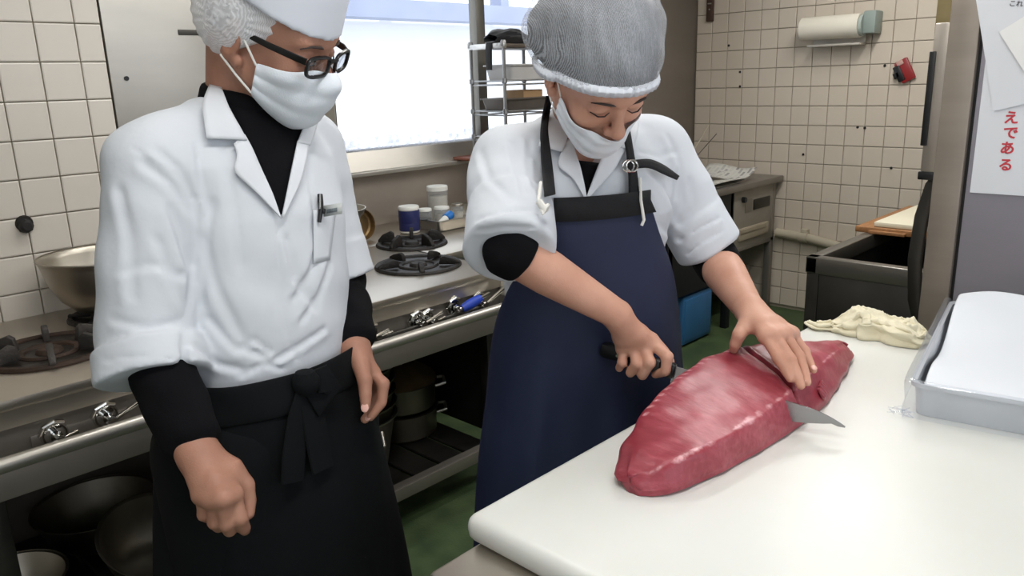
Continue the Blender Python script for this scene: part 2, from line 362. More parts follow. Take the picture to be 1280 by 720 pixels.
# valves in pairs on the control panel
blue_tape = M('blue tape', srgb(28, 62, 168), .45, 0, .2, 18, .2, 60)
def valve(cx, z, ang, ln, blue=False):
    y = 1.884
    v = MB().lathe([(0, 0), (.030, 0), (.030, .004), (.026, .010), (.022, .010), (.020, .004), (0, .004)], (cx, y, z), 24, Matrix.Rotation(PI/2, 4, 'X'))
    f = v.build('valve', chrome, rg)
    pr = [(0, .055), (.010, .055), (.010, .046), (.007, .042), (.007, .026), (.013, .024), (.013, .0), (0, 0)]
    MB().lathe(pr, (cx, y, z), 16, Matrix.Rotation(PI/2, 4, 'X')).build('valve_stem', chrome, f)
    d = Vector((math.cos(ang), -.15, math.sin(ang)))
    p0 = Vector((cx, y-.046, z))-d*.012; p1 = p0+d*ln
    MB().tube([p0, p0+d*ln*.3, p1], [.8, 1, 1], 10, flat=(.007, .004)).build('valve_lever', chrome, f)
    if blue: MB().tube([p0+d*ln*.12, p0+d*ln*.35, p0+d*ln*.6, p0+d*ln*.72], [.013, .017, .016, .012], 12).build('tape_wrap', blue_tape, f)
    MB().tube([(cx-.03, y-.004, z+.006), (cx-.022, y-.016, z+.028), (cx, y-.02, z+.036), (cx+.02, y-.014, z+.028)], .005, 8).build('valve_guard', chrome, f)
for px, py, a, l, b in ((68, 543, .3, .05, 0), (132, 520, .45, .085, 0), (447, 423, .25, .09, 0), (462, 418, .15, .06, 0), (519, 402, .35, .085, 0), (533, 399, .2, .05, 0), (566, 384, .3, .13, 1), (596, 378, .5, .10, 0)):
    q = on(px, py, 1, 1.88); valve(q.x, max(.64, min(.725, q.z)), a, l, b)
MB().box((.39, 1.879, .672), (.60, 1.886, .70), .003).build('gas_rail', steel_d, rg)
MB().tube([(1.10, 1.862, .685), (1.76, 1.862, .685)], .008, 10).build('gas_pipe', steel_dark, rg)

# ================================================================== THINGS ON THE RANGE
def pan(name, label, cat, c, prof, mat, group=None, n=48, m=None):
    t = empty(name, c, label, cat, group); MB().lathe(prof, c, n, m).build('body', mat, t); return t
def shell(out, t):
    """closed profile from an outer one"""
    inn = [(max(0, r-t), z+(t if r < 1e-6 or i == 0 else 0)) for i, (r, z) in enumerate(out)]
    return out + inn[::-1]
# big bowl on the rear left burner
bo = [(0, 0), (.06, .001), (.09, .010), (.125, .045), (.150, .095), (.163, .145), (.168, .160), (.172, .163), (.171, .166)]
cb = Vector((.757, 2.366, .8215))
pan('aluminium_bowl', 'big dull aluminium bowl standing on the rear burner behind the left cook', 'bowl', cb, shell(bo, .004), alu)
# saucepan half hidden behind the left cook
cs = on(432, 318, 2, .838); cs.y = min(cs.y, 2.44); cs = Vector((1.56, 2.47, .836))
sp_ = pan('stock_pot', 'dull aluminium stock pot with flared rim on the range right of the left cook', 'pot', cs, shell([(0, 0), (.10, 0), (.112, .008), (.125, .10), (.13, .125), (.143, .136), (.150, .155), (.153, .158)], .004), alu)
hb = MB(); ph = on(461, 272, 1, 2.62)
hdl = empty('frying_pan', (ph.x, 2.60, .80), 'small brown pan standing on edge against the splash behind the stock pot', 'pan')
MB().lathe(shell([(0, 0), (.055, 0), (.062, .006), (.066, .03)], .003), (ph.x, 2.70, .868), 28, Matrix.Rotation(PI/2-.12, 4, 'X')).build('body', brass, hdl)
# wire bottomed steel tray with jars and cans
tz = .8005; T0 = Vector((2.175, 2.55)); 
tray = empty('steel_tray', (2.40, 2.70, tz), 'small steel tray holding jars and cans at the back right of the range', 'tray')
def tray_mesh(x0, x1, y0, y1, z, h, t=.003, lip=.008, fl=.012):
    b = MB()
    def ring(e, zz): return [Vector((x0-e, y0-e, zz)), Vector((x1+e, y0-e, zz)), Vector((x1+e, y1+e, zz)), Vector((x0-e, y1+e, zz))]
    import itertools
    def rnd(R, rad=.018):
        out = []
        c = [( 1, 1), (-1, 1), (-1, -1), (1, -1)]
        for k, p in enumerate(R):
            cx, cy = p.x+c[k][0]*rad, p.y+c[k][1]*rad
            for q in range(5):
                a = PI+PI/2*k+PI/8*q; out.append(b.bm.verts.new((cx+rad*math.cos(a), cy+rad*math.sin(a), p.z)))
        return out
    RR = [rnd(ring(0, z)), rnd(ring(fl, z+h)), rnd(ring(fl+lip, z+h+.001)), rnd(ring(fl+lip, z+h-.006)), ]
    RI = [rnd(ring(fl-t, z+h-.001)), rnd(ring(-t, z+t))]
    n = len(RR[0])
    def br(a, c):
        for i in range(n): b.bm.faces.new((a[i], a[(i+1) % n], c[(i+1) % n], c[i]))
    br(RR[0], RR[1]); br(RR[1], RR[3]); br(RR[3], RR[2]); br(RR[2], RI[0]); br(RI[0], RI[1]); b.bm.faces.new(RR[0][::-1]); b.bm.faces.new(RI[1])
    return b
tray_mesh(2.19, 2.66, 2.56, 2.82, tz, .05).build('body', steel, tray)
MB().tube([(2.175, 2.62, tz+.05), (2.15, 2.64, tz+.052), (2.15, 2.70, tz+.052), (2.175, 2.72, tz+.05)], .005, 8).build('handle', black_pl, tray)
glass_j = glassy('clear jar plastic', (.93, .94, .93), .25)
navy_l = M('navy blue label', srgb(36, 42, 92), .4, 0, .1, 10); blue_l = M('bright blue plastic', srgb(24, 110, 190), .35, 0, .1, 10)
lidw = M('white lid', srgb(228, 228, 222), .4, 0, .04, 5); salt = M('pale powder', srgb(196, 190, 178), .8, 0, .1, 30)
def jar(name, label, px, py, y, r, h, body, lid, fill=None, fh=.6, band=None, z=.8045):
    q = on(px, py, 1, y); c = Vector((q.x, y, z))
    t = empty(name, c, label, 'jar' if 'jar' in name else 'can')
    MB().lathe([(0, 0), (r*.92, 0), (r, .006), (r, h*.82), (r*.9, h*.88), (r*.9, h*.9), (0, h*.9)], c, 28).build('body', body, t)
    MB().lathe([(0, h), (r*.97, h), (r*1.03, h-.004), (r*1.03, h*.87), (r*.9, h*.87), (0, h*.87)], c, 28).build('lid', lid, t)
    if fill: MB().lathe([(0, .004), (r*.9, .004), (r*.93, .01), (r*.93, h*fh), (0, h*fh+.004)], c, 24).build('contents', fill, t)
    if band: MB().lathe([(r+.001, h*.08), (r+.0015, h*.1), (r+.0015, h*.36), (r+.001, h*.38), (r-.001, h*.38), (r-.001, h*.08)], c, 28, close=True).build('label', band, t)
    return t
jar('spice_can', 'navy and white lidded can at the left of the steel tray', 511, 265, 2.66, .044, .115, white_pl, lidw, band=navy_l)
t_ = bpy.data.objects['spice_can']
MB().lathe([(.0452, .042), (.0457, .044), (.0457, .095), (.0452, .097), (.043, .097), (.043, .042)], t_.location, 28, close=True).build('label', navy_l, t_)
def words(txt, parent, mat, loc, rot, size, off=0, name='lettering', ext=.0004, align='CENTER', cat=None):
    cu = bpy.data.curves.new(name, 'FONT'); cu.body = txt; cu.size = size; cu.extrude = ext; cu.offset = off; cu.align_x = align; cu.align_y = 'CENTER'; cu.resolution_u = 3
    o = bpy.data.objects.new(name, cu); COL.objects.link(o); cu.materials.append(mat)
    if parent: o.parent = parent; o.matrix_parent_inverse = WM[parent.name].inverted()
    WM[o.name] = Matrix()
    o.matrix_basis = Matrix.LocRotScale(Vector(loc), Euler(rot), None)
    dg = bpy.context.evaluated_depsgraph_get(); dg.update(); me = bpy.data.meshes.new_from_object(o.evaluated_get(dg))
    n = bpy.data.objects.new(name, me); COL.objects.link(n); n.parent = o.parent; n.matrix_parent_inverse = o.matrix_parent_inverse; n.matrix_basis = o.matrix_basis
    bpy.data.objects.remove(o); bpy.data.curves.remove(cu); n.name = name
    if not me.materials: me.materials.append(mat)
    return n
jar('tall_jar', 'tall clear jar with white lid at the back of the steel tray', 547, 250, 2.77, .048, .165, glass_j, lidw, salt, .72)
jar('small_jar', 'small clear jar with white lid beside the navy can', 531, 264, 2.69, .03, .085, glass_j, lidw, M('dark pepper', srgb(60, 50, 44), .8, 0, .3, 60), .5)
jar('small_jar', 'small clear jar with white lid in front of the tall jar', 552, 262, 2.67, .034, .085, glass_j, lidw, salt, .6)
jar('small_jar', 'small clear jar at the right end of the steel tray', 572, 264, 2.70, .028, .08, glass_j, alu, salt, .5)
q = on(556, 268, 1, 2.61)
mk = empty('sauce_tube', (q.x, 2.61, .84), 'bright blue capped tube leaning across the steel tray', 'tube')
dv = Vector((.86, .2, .30)).normalized()
MB().tube([Vector((q.x, 2.605, .845))+dv*s for s in (-.075, -.06, -.02, .0)], [.006, .012, .015, .016], 14).build('body', white_pl, mk)
MB().tube([Vector((q.x, 2.605, .845))+dv*s for s in (0, .004, .04, .045)], [.018, .021, .020, .015], 14).build('cap', blue_l, mk)

# ================================================================== THINGS UNDER THE RANGE
def bowl_at(label, px, py, y, r, h, mat, z=None, tilt=(0, 0), group='mixing bowls under the range'):
    q = on(px, py, 1, y); zz = q.z-h if z is None else z
    pr = [(0, 0), (r*.45, 0), (r*.62, h*.10), (r*.82, h*.42), (r*.94, h*.80), (r*.985, h*.97), (r*1.03, h*.985), (r*1.03, h)]
    t = empty('mixing_bowl', (q.x, y, zz), label, 'bowl', group)
    m = Matrix.Rotation(tilt[0], 4, 'X') @ Matrix.Rotation(tilt[1], 4, 'Y')
    MB().lathe(shell(pr, .003), (q.x, y, zz), 48, m).build('body', mat, t); return t
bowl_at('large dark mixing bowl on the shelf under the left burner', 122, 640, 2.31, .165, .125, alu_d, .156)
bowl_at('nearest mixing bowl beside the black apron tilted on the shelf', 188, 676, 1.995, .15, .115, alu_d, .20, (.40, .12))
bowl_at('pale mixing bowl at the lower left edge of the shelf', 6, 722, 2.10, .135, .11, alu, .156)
# nested tubs with a bail handle
qb = on(478, 585, 2, .157)
tub_c = Vector((1.36, 2.10, .156)); up_ = .043
for k in range(5):
    lab = ['steel tub with a loop handle, lowest of the nested stack under the range', 'steel tub second from the bottom of the nested stack under the range', 'steel tub in the middle of the nested stack under the range', 'steel tub second from the top of the nested stack under the range', 'steel tub topmost of the nested stack under the range'][k]
    c = tub_c+Vector((0, 0, k*up_)); t = empty('steel_tub', c, lab, 'tub', 'nested steel tubs under the range')
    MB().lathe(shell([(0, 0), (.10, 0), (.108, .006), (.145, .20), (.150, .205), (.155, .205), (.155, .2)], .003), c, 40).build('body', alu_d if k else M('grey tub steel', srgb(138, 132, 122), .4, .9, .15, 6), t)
    if k in (0,):
        a = Vector((-.35, -.94, 0)).normalized(); s_ = Vector((-a.y, a.x, 0))
        p = [c+a*.148+s_*d+Vector((0, 0, z)) for d, z in ((-.06, .185), (-.058, .15), (-.03, .135), (0, .132), (.03, .135), (.058, .15), (.06, .185))]
        p = [x+a*(.03 if 0 < i < 6 else .0) for i, x in enumerate(p)]
        MB().tube(p, .006, 10).build('handle', steel, t)
# stacked two handled pots with a lid
qp = Vector((1.66, 2.22, .156))
for k, (lab) in enumerate(('lower two handled pot of the stack on the shelf under the range', 'upper two handled pot of the stack on the shelf under the range')):
    c = qp+Vector((0, 0, .105*k)); t = empty('two_handled_pot', c, lab, 'pot', 'stacked pots under the range')
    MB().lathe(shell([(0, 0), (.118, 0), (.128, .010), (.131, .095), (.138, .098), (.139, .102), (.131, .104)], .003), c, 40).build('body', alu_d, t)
    for s in (-1, 1):
        d = Vector((s*.80, -s*.60, 0)); e = Vector((.6, .8, 0))
        MB().tube([c+d*.129+e*-.045+Vector((0, 0, .082)), c+d*.165+e*-.035+Vector((0, 0, .086)), c+d*.165+e*.035+Vector((0, 0, .086)), c+d*.129+e*.045+Vector((0, 0, .082))], .006, 8).build('handle', steel, t)
c = qp+Vector((0, 0, .219)); t = empty('pot_lid', c, 'domed pot lid resting upside on the stacked pots under the range', 'lid')
MB().lathe([(.136, 0), (.136, .004), (.11, .022), (.07, .040), (.03, .046), (0, .047), (0, .044), (.07, .036), (.11, .018), (.133, 0)], c, 40, Matrix.Rotation(.12, 4, 'X')).build('dome', brass, t)
MB().lathe([(0, .07), (.012, .07), (.016, .062), (.010, .052), (.010, .046), (0, .046)], c, 16, Matrix.Rotation(.12, 4, 'X')).build('knob', black_pl, t)

# ================================================================== RACK BY THE WINDOW
rx0, rx1, ry0, ry1 = 2.68, 3.05, 2.62, 2.84
base = empty('red_board', (2.88, 2.75, 1.057), 'thin reddish brown board lying on the window ledge under the wire rack', 'board')
MB().box((2.62, 2.58, 1.057), (3.13, 2.95, 1.072), .004).build('body', M('red brown lacquer', srgb(128, 70, 52), .4, 0, .15, 6), base)
rack = empty('wire_rack', (2.87, 2.73, 1.072), 'chrome wire rack of tiers standing by the window behind the woman', 'rack')
rackm = M('galvanised rod', srgb(150, 150, 150), .35, .8, .1, 8)
for x in (rx0, rx1):
    for y in (ry0, ry1):
        b = MB().tube([(x, y, 1.072), (x, y, 1.60)], .0085, 10)
        for z in (1.17, 1.29, 1.43): b.lathe([(.0085, -.012), (.013, -.010), (.013, .010), (.0085, .012)], (x, y, z), 10)
        b.lathe([(0, .012), (.010, .012), (.014, .004), (.014, -.016), (0, -.016)], (x, y, 1.60), 10)
        b.build('post', rackm, rack)
for z in (1.17, 1.29, 1.43):
    b = MB()
    for dz in (0, -.018):
        for y in (ry0, ry1): b.tube([(rx0, y, z+dz), (rx1, y, z+dz)], .004, 8)
        for x in (rx0, rx1): b.tube([(x, ry0, z+dz), (x, ry1, z+dz)], .004, 8)
    for k in range(1, 6): b.tube([(rx0, ry0+(ry1-ry0)*k/6, z), (rx1, ry0+(ry1-ry0)*k/6, z)], .003, 6)
    b.build('wire_shelf', rackm, rack)
foil = M('crinkled foil', srgb(200, 198, 194), .3, .9, .1, 20, .8, 70)
MB().box((rx0-.012, ry0-.012, 1.575), (rx0+.012, ry1+.012, 1.60), .006).build('foil_edge', foil, rack)
MB().box((rx0, ry0-.008, 1.578), (rx1+.01, ry1+.008, 1.596), .004).build('top_shelf', M('dark shelf top', srgb(92, 82, 72), .6, .3, .2, 8), rack)
# cap-like black cloth bundle on the rack
t = tray_mesh(2.75, 2.99, 2.64, 2.80, 1.434, .07).build('shelf_bin', M('pale plastic bin', srgb(190, 188, 186), .45, 0, .08, 6)); tag(rebase(t), 'pale grey bin on the upper tier of the wire rack', 'bin')
t = tray_mesh(2.72, 3.01, 2.645, 2.80, 1.2945, .055).build('shelf_pan', M('dark grey tray', srgb(104, 98, 92), .45, .5, .15, 6)); tag(rebase(t), 'dark grey tray on the middle tier of the wire rack', 'tray')
bx = MB().box((2.85, 2.66, 1.299), (2.99, 2.78, 1.385), .004).build('cardboard_box', M('brown card', srgb(160, 128, 92), .8, 0, .1, 8)); tag(rebase(bx), 'small brown cardboard box in the dark grey rack tray', 'box')
b = MB(); prof = []
N_, K_ = 28, 16
for i in range(K_+1):
    f = i/K_; x = 2.69+f*.30; h = .062*math.sin(PI*min(1, f*1.15+.12))**.6*(1-.62*max(0, f-.45)/.55)+.004; wv = .085*math.sin(PI*(f*.9+.05))**.5+.01
    row = []
    for j in range(N_):
        a = 2*PI*j/N_; s_ = 1+.06*math.sin(5*a+f*9)+.05*math.sin(9*a-f*14)
        row.append((x+.006*math.sin(3*a), 2.715+wv*math.cos(a)*s_, 1.601+max(0, h*(.5+.5*math.sin(a))*s_)))
    prof.append(row+[row[0]])
b.grid(prof); bmesh.ops.remove_doubles(b.bm, verts=b.bm.verts[:], dist=.0005)
# hanging tail of the cloth over the left side
b.tube([(2.70, 2.70, 1.605), (2.668, 2.70, 1.60), (2.663, 2.70, 1.57), (2.662, 2.70, 1.48)], [1, 1, 1, .9], 12, flat=(.02, .006), up=(1, 0, 0))
bc = b.build('black_cloth', M('black cotton cloth', srgb(22, 22, 25), .9, 0, .2, 12, .3, 150, sheen=.3)); tag(rebase(bc), 'crumpled black cloth lying on top of the wire rack', 'cloth')

# ================================================================== OVEN STAND AT THE RIGHT WALL
ov = empty('oven_counter', (4.0, 2.4, 0), 'low stainless counter with a built in oven at the tiled wall', 'counter')
black_st = M('near black steel', srgb(22, 24, 30), .5, .2, .2, 6)
MB().box((3.3, 2.10, .795), (4.53, 2.72, .83), .005).build('top', steel_d, ov)
MB().box((3.985, 2.132, .46), (4.50, 2.70, .795), .004).build('oven_body', M('oven front steel', srgb(152, 146, 136), .4, .4, .1, 4, .04, 80), ov)
MB().box((4.05, 2.118, .50), (4.40, 2.134, .57), .004).box((4.05, 2.113, .545), (4.36, 2.12, .565)).build('oven_drawer', M('tan plastic', srgb(164, 152, 132), .5, 0, .1, 6), ov)
MB().box((4.22, 2.126, .66), (4.42, 2.134, .72), .002).build('rating_plate', steel_dark, ov)
MB().box((4.12, 2.13, .655), (4.20, 2.134, .735)).build('maker_plate', steel_d, ov)
MB().lathe([(0, .02), (.016, .02), (.018, 0), (0, 0)], (4.09, 2.132, .735), 16, Matrix.Rotation(PI/2, 4, 'X')).build('knob', black_pl, ov)
MB().box((3.32, 2.13, .30), (3.975, 2.70, .795)).build('side_cabinet', black_st, ov)  # closed near-black box below the counter top
for x, y in ((3.33, 2.13), (3.95, 2.13), (4.46, 2.13), (4.46, 2.66), (3.33, 2.66)): MB().box((x, y, 0), (x+.04, y+.04, .80), .003).build('leg', steel_d if x > 4 else black_st, ov)
MB().box((3.95, 2.13, .435), (4.5, 2.70, .46), .003).build('shelf', steel_d, ov)
MB().box((4.0, 2.62, .02), (4.5, 2.70, .43)).build('back_sheet', black_st, ov)  # near-black sheet across the back of the stand
cr_ = MB().box((3.50, 2.14, .012), (3.80, 2.50, .285), .01).box((3.515, 2.134, .03), (3.785, 2.142, .265), .004).build('blue_crate', M('blue plastic', srgb(50, 104, 150), .5, 0, .1, 5)); tag(rebase(cr_), 'blue plastic crate on the green floor under the counter', 'crate')
# a squat steel cabinet between the women and the counter
cbn = empty('steel_cabinet', (3.0, 2.3, 0), 'grey steel cabinet with pull handle glimpsed behind the woman', 'cabinet')
MB().box((2.64, 2.22, .02), (3.28, 2.54, .78), .005).build('body', steel_dark, cbn)
MB().box((2.63, 2.16, .78), (3.28, 2.54, .81), .004).build('top', steel_d, cbn)
MB().box((2.64, 2.20, .52), (3.26, 2.222, .775), .003).build('door', steel_d, cbn)
MB().tube([(2.95, 2.20, .56), (2.95, 2.17, .56), (3.10, 2.17, .56), (3.10, 2.20, .56)], .006, 8).build('handle', chrome, cbn)
jg = MB().lathe([(0, 0), (.05, 0), (.055, .01), (.055, .09), (.05, .11), (.03, .12), (.028, .15), (0, .15)], (3.05, 2.28, .811), 20).build('plastic_bottle', white_pl); tag(rebase(jg), 'short white plastic bottle on the grey steel cabinet behind the woman', 'bottle')
# newspaper
npm = bpy.data.materials.new('newsprint'); npm.use_nodes = True; nt = npm.node_tree; N = nt.nodes; L = nt.links
tcn = N.new('ShaderNodeTexCoord'); mp = N.new('ShaderNodeMapping'); L.new(tcn.outputs['Object'], mp.inputs[0])
bk = N.new('ShaderNodeTexBrick'); bk.inputs['Scale'].default_value = 9; bk.inputs['Color1'].default_value = (.62, .60, .55, 1); bk.inputs['Color2'].default_value = (.13, .12, .12, 1); bk.inputs['Mortar'].default_value = (.66, .64, .58, 1); bk.inputs['Mortar Size'].default_value = .06; bk.inputs['Bias'].default_value = -.35
wv_ = N.new('ShaderNodeTexWave'); wv_.inputs['Scale'].default_value = 60; wv_.inputs['Distortion'].default_value = 2
mx = N.new('ShaderNodeMix'); mx.data_type = 'RGBA'; mx.blend_type = 'MULTIPLY'; mx.inputs[0].default_value = .35
L.new(mp.outputs[0], bk.inputs['Vector']); L.new(mp.outputs[0], wv_.inputs['Vector']); L.new(bk.outputs['Color'], mx.inputs[6]); L.new(wv_.outputs['Color'], mx.inputs[7]); L.new(mx.outputs[2], N['Principled BSDF'].inputs['Base Color']); N['Principled BSDF'].inputs['Roughness'].default_value = .85
nw = empty('newspaper', (3.85, 2.35, .831), 'folded printed newspaper lying on the stainless counter', 'newspaper')
def sheet(name, mat, parent, x0, x1, y0, y1, z, amp, nx=24, ny=16, f=None, th=.0008, seed=0):
    r_ = random.Random(seed); ph = [r_.uniform(0, 6) for _ in range(6)]
    G = []
    for i in range(nx+1):
        row = []
        for j in range(ny+1):
            u, v = i/nx, j/ny; x = x0+(x1-x0)*u; y = y0+(y1-y0)*v
            h = amp*(.5+.25*math.sin(5*u+ph[0]+2*v)+.25*math.sin(7*v+ph[1]-3*u))
            if f: h += f(u, v)
            row.append((x, y, z+h))
        G.append(row)
    o = MB().grid(G).build(name, mat, parent); solid(o, th, 1); return o
sheet('sheet', npm, nw, 3.42, 4.12, 2.14, 2.50, .8315, .010, f=lambda u, v: .05*max(0, u-.8)**2*20*.3, seed=1)
sheet('sheet', npm, nw, 3.60, 4.22, 2.12, 2.44, .848, .030, f=lambda u, v: .05*max(0, (u-.75)/.25)**2, seed=2)
sheet('sheet', npm, nw, 3.48, 4.00, 2.16, 2.40, .872, .026, f=lambda u, v: .02*max(0, (.3-v)/.3), seed=3)
# skewers leaning out of a wire holder behind the newspaper
wh = empty('skewer_holder', (4.15, 2.55, .831), 'small wire holder with skewers on the counter by the panel', 'holder')
b = MB()
for z in (0, .07, .14): b.tube([(4.15+.05*math.cos(a), 2.58+.05*math.sin(a), .835+z) for a in [2*PI*k/16 for k in range(17)]], .003, 6, cap=False)
for k in range(8): a = 2*PI*k/8; b.tube([(4.15+.05*math.cos(a), 2.58+.05*math.sin(a), .832), (4.15+.05*math.cos(a), 2.58+.05*math.sin(a), .98)], .003, 6)
b.build('wire_basket', steel, wh)
for k, (dx, dy, dz) in enumerate(((.16, -.10, .30), (.22, -.12, .24), (-.05, -.03, .26))):
    sk = MB().tube([(4.14, 2.585, .84), (4.14+dx, 2.585+dy, .84+dz)], [.003, .0025], 8).build('skewer', M('skewer '+str(k), srgb(*((196, 184, 160), (70, 62, 56), (150, 132, 104))[k]), .5)); tag(rebase(sk), ['pale skewer leaning out of the wire holder', 'dark skewer leaning lowest out of the wire holder', 'brown skewer standing upright in the wire holder'][k], 'skewer')

# ================================================================== SINK WITH BOARDS
sx, sy0, sy1, sz = 2.73, .70, 1.165, .78
sk = empty('steel_sink', (3.6, .93, 0), 'long dark stainless sink with rolled rim and legs', 'sink')
b = MB().box((sx, sy0, sz-.062), (sx+.045, sy1, sz), .006).box((sx, sy1-.045, sz-.062), (4.50, sy1, sz), .006).box((sx, sy0, sz-.062), (4.50, sy0+.04, sz), .006).box((3.95, sy0, sz-.06), (4.50, sy1, sz-.001), .004)
b.build('rim', M('sink rim steel', srgb(126, 122, 115), .3, .7, .1, 4, .05, 80), sk)
sd = M('dark sink steel', srgb(88, 86, 83), .4, .9, .2, 4, .05, 60)
MB().box((sx+.03, sy0+.02, .36), (sx+.042, sy1-.02, sz-.06)).box((sx+.03, sy1-.04, .36), (4.0, sy1-.028, sz-.06)).box((sx+.03, sy0+.028, .36), (4.0, sy0+.04, sz-.06)).box((sx+.03, sy0+.02, .36), (4.0, sy1-.02, .372)).box((3.95, sy0+.03, .36), (3.96, sy1-.03, sz-.01)).build('basin', sd, sk)
MB().box((sx+.006, sy0+.03, .12), (sx+.024, sy1-.05, sz-.06), .003).build('front_panel', sd, sk)
for x, y in ((sx+.005, sy1-.05), (sx+.005, sy0+.005), (4.44, sy1-.05), (4.44, sy0+.005)): MB().box((x, y, 0), (x+.045, y+.045, sz-.06), .003).build('leg', steel_dark, sk)
wbd = MB().box((3.28, .68, sz+.0006), (3.93, 1.20, sz+.024), .004).box((3.262, 1.00, sz+.001), (3.285, 1.14, sz+.014), .003).build('wooden_board', wood); tag(rebase(wbd), 'brown wooden board laid across the sink under a white board', 'board')
wb2 = MB().box((3.30, .66, sz+.025), (4.0, 1.135, sz+.046), .006).build('cutting_board', M('yellowed plastic board', srgb(222, 214, 190), .45, 0, .04, 3)); tag(rebase(wb2), 'yellowish white cutting board lying on the wooden board over the sink', 'cutting board')
# beige pipe on the wall
pipe = M('beige pvc', srgb(176, 166, 146), .5, 0, .08, 8)
pp = empty('drain_pipe', (4.5, 1.9, .47), 'beige plastic pipe running along the tiled wall behind the sink', 'pipe')
pz_ = .47
MB().tube([(4.515, 2.12, pz_+.01), (4.515, 1.93, pz_), (4.515, 1.80, pz_-.02), (4.515, 1.62, pz_-.05), (4.515, 1.30, pz_-.06), (4.515, .9, pz_-.06)], .028, 14).build('tube', pipe, pp)
MB().tube([(4.515, 1.97, pz_), (4.515, 1.92, pz_)], .034, 14).box((4.50, 1.925, pz_), (4.545, 1.965, pz_+.05), .004).build('clamp', pipe, pp)

# ================================================================== ON THE RIGHT WALL
X_ = 4.544
ph_ = empty('paper_towel_holder', (X_, 1.85, 1.65), 'paper towel roll on a wall holder with a grey green end block', 'towel holder')
a = on(1003, 38, 0, X_-.08); c_ = on(1076, 30, 0, X_-.08)
yc0, yc1 = a.y, c_.y; zc = (a.z+c_.z)/2
MB().lathe([(0, 0), (.062, 0), (.062, abs(yc0-yc1)), (.02, abs(yc0-yc1)), (.02, abs(yc0-yc1)-.01), (0, abs(yc0-yc1)-.01)], (X_-.075, yc1, zc), 32, Matrix.Rotation(-PI/2, 4, 'X')).build('paper_roll', M('soft cream paper', srgb(226, 220, 205), .9, 0, .02, 5), ph_)
MB().box((X_-.11, yc1-.085, zc-.045), (X_-.002, yc1-.02, zc+.07), .008).build('end_block', M('grey green plastic', srgb(140, 152, 146), .5, 0, .08, 5), ph_)
MB().lathe([(0, 0), (.055, 0), (.055, .016), (0, .016)], (X_-.075, yc1-.018, zc), 28, Matrix.Rotation(-PI/2, 4, 'X')).build('end_disc', M('pale green plastic', srgb(170, 180, 172), .5), ph_)
MB().tube([(X_-.004, yc0+.015, zc+.03), (X_-.075, yc0+.012, zc+.03), (X_-.085, yc0+.008, zc), (X_-.075, yc0+.012, zc-.02)], .005, 8).build('wire_arm', steel_d, ph_)
MB().box((X_-.10, yc1-.01, zc-.10), (X_-.012, yc0-.04, zc-.088), .003).box((X_-.022, yc1-.01, zc-.1), (X_-.01, yc0-.04, zc-.02), .003).build('cutter_bar', M('dull cutter', srgb(186, 180, 170), .5, .3), ph_)
# red card holder hung askew
q = on(1132, 88, 0, X_); rc = empty('red_clip', (X_, q.y, q.z), 'small red and black clip stuck askew on the tiled wall', 'clip')
mrot = Matrix.Translation((X_, q.y, q.z)) @ Matrix.Rotation(-.48, 4, 'X')
MB().box((-.02, -.036, -.06), (0, .036, .06), .008, 2, mrot).build('body', M('red plastic', srgb(140, 34, 36), .4, 0, .1, 8), rc)
MB().box((-.026, .012, -.045), (-.002, .048, .04), .005, 2, mrot).box((-.026, .03, -.02), (-.01, .06, .01), .003, 2, mrot).build('grip', black_pl, rc)
MB().box((-.024, -.012, .034), (-.018, .022, .058), .003, 2, mrot).build('tag', M('pale tag', srgb(190, 150, 140), .6), rc)
# brown strip and tape
q = on(889, 12, 0, X_); st = empty('brown_strip', (X_, q.y, q.z), 'narrow dark brown bracket strip hanging high on the tiled wall', 'bracket')
MB().box((X_-.02, q.y-.022, q.z-.07), (X_, q.y+.022, q.z+.25), .003).build('body', M('dark brown wood', srgb(74, 54, 44), .6, 0, .15, 8), st)
MB().box((X_-.024, q.y-.014, q.z+.03), (X_-.019, q.y+.014, q.z+.038), .002).lathe([(0, .004), (.005, .004), (.005, 0), (0, 0)], (X_-.02, q.y, q.z), 10, Matrix.Rotation(-PI/2, 4, 'Y')).build('clip', steel, st)
q = on(1166, 42, 0, X_); tp = MB().box((X_-.010, q.y-.50, q.z), (X_, q.y-.01, q.z+.5), .002).build('notice_board', M('khaki board', srgb(128, 114, 78), .6, 0, .12, 8)); tag(rebase(tp), 'khaki brown board fixed on the tiled wall beside the freezer top', 'notice board')
# screws and stains on the wall
for k, (x, y, lb) in enumerate(((925, 90, 'upper of two dark screw plugs left of the paper towels'), (925, 108, 'lower of two dark screw plugs left of the paper towels'), (911, 57, 'dark screw plug highest on the tiled wall'), (1072, 159, 'left of two screw plugs beneath the towel holder'), (1081, 160, 'right of two screw plugs beneath the towel holder'), (1114, 210, 'lone dark screw plug low on the tiled wall'), (1106, 82, 'dark screw plug just left of the red clip'), (1004, 193, 'faint screw plug above the counter edge'))):
    q = on(x, y, 0, X_); o = MB().lathe([(0, .006), (.004, .006), (.007, .003), (.0075, 0), (0, 0)], (X_, q.y, q.z), 10, Matrix.Rotation(-PI/2, 4, 'Y')).build('screw_plug', rubber); tag(rebase(o), lb, 'screw plug', 'screw plugs in the tiled wall')
# black stub pipe on the left tiles
q = on(31, 282, 1, 2.565); kn = empty('pipe_stub', (q.x, 2.566, q.z), 'black capped pipe stub sticking out of the left tiles', 'pipe stub')
MB().lathe([(0, .03), (.012, .03), (.018, .024), (.020, .008), (.022, .006), (.022, 0), (0, 0)], (q.x, 2.566, q.z), 8, Matrix.Rotation(PI/2, 4, 'X')).build('cap', rubber, kn)
MB().lathe([(0, .006), (.021, .006), (.024, 0), (0, 0)], (q.x, 2.566, q.z+.006), 20, Matrix.Rotation(PI/2, 4, 'X')).build('collar', iron, kn)

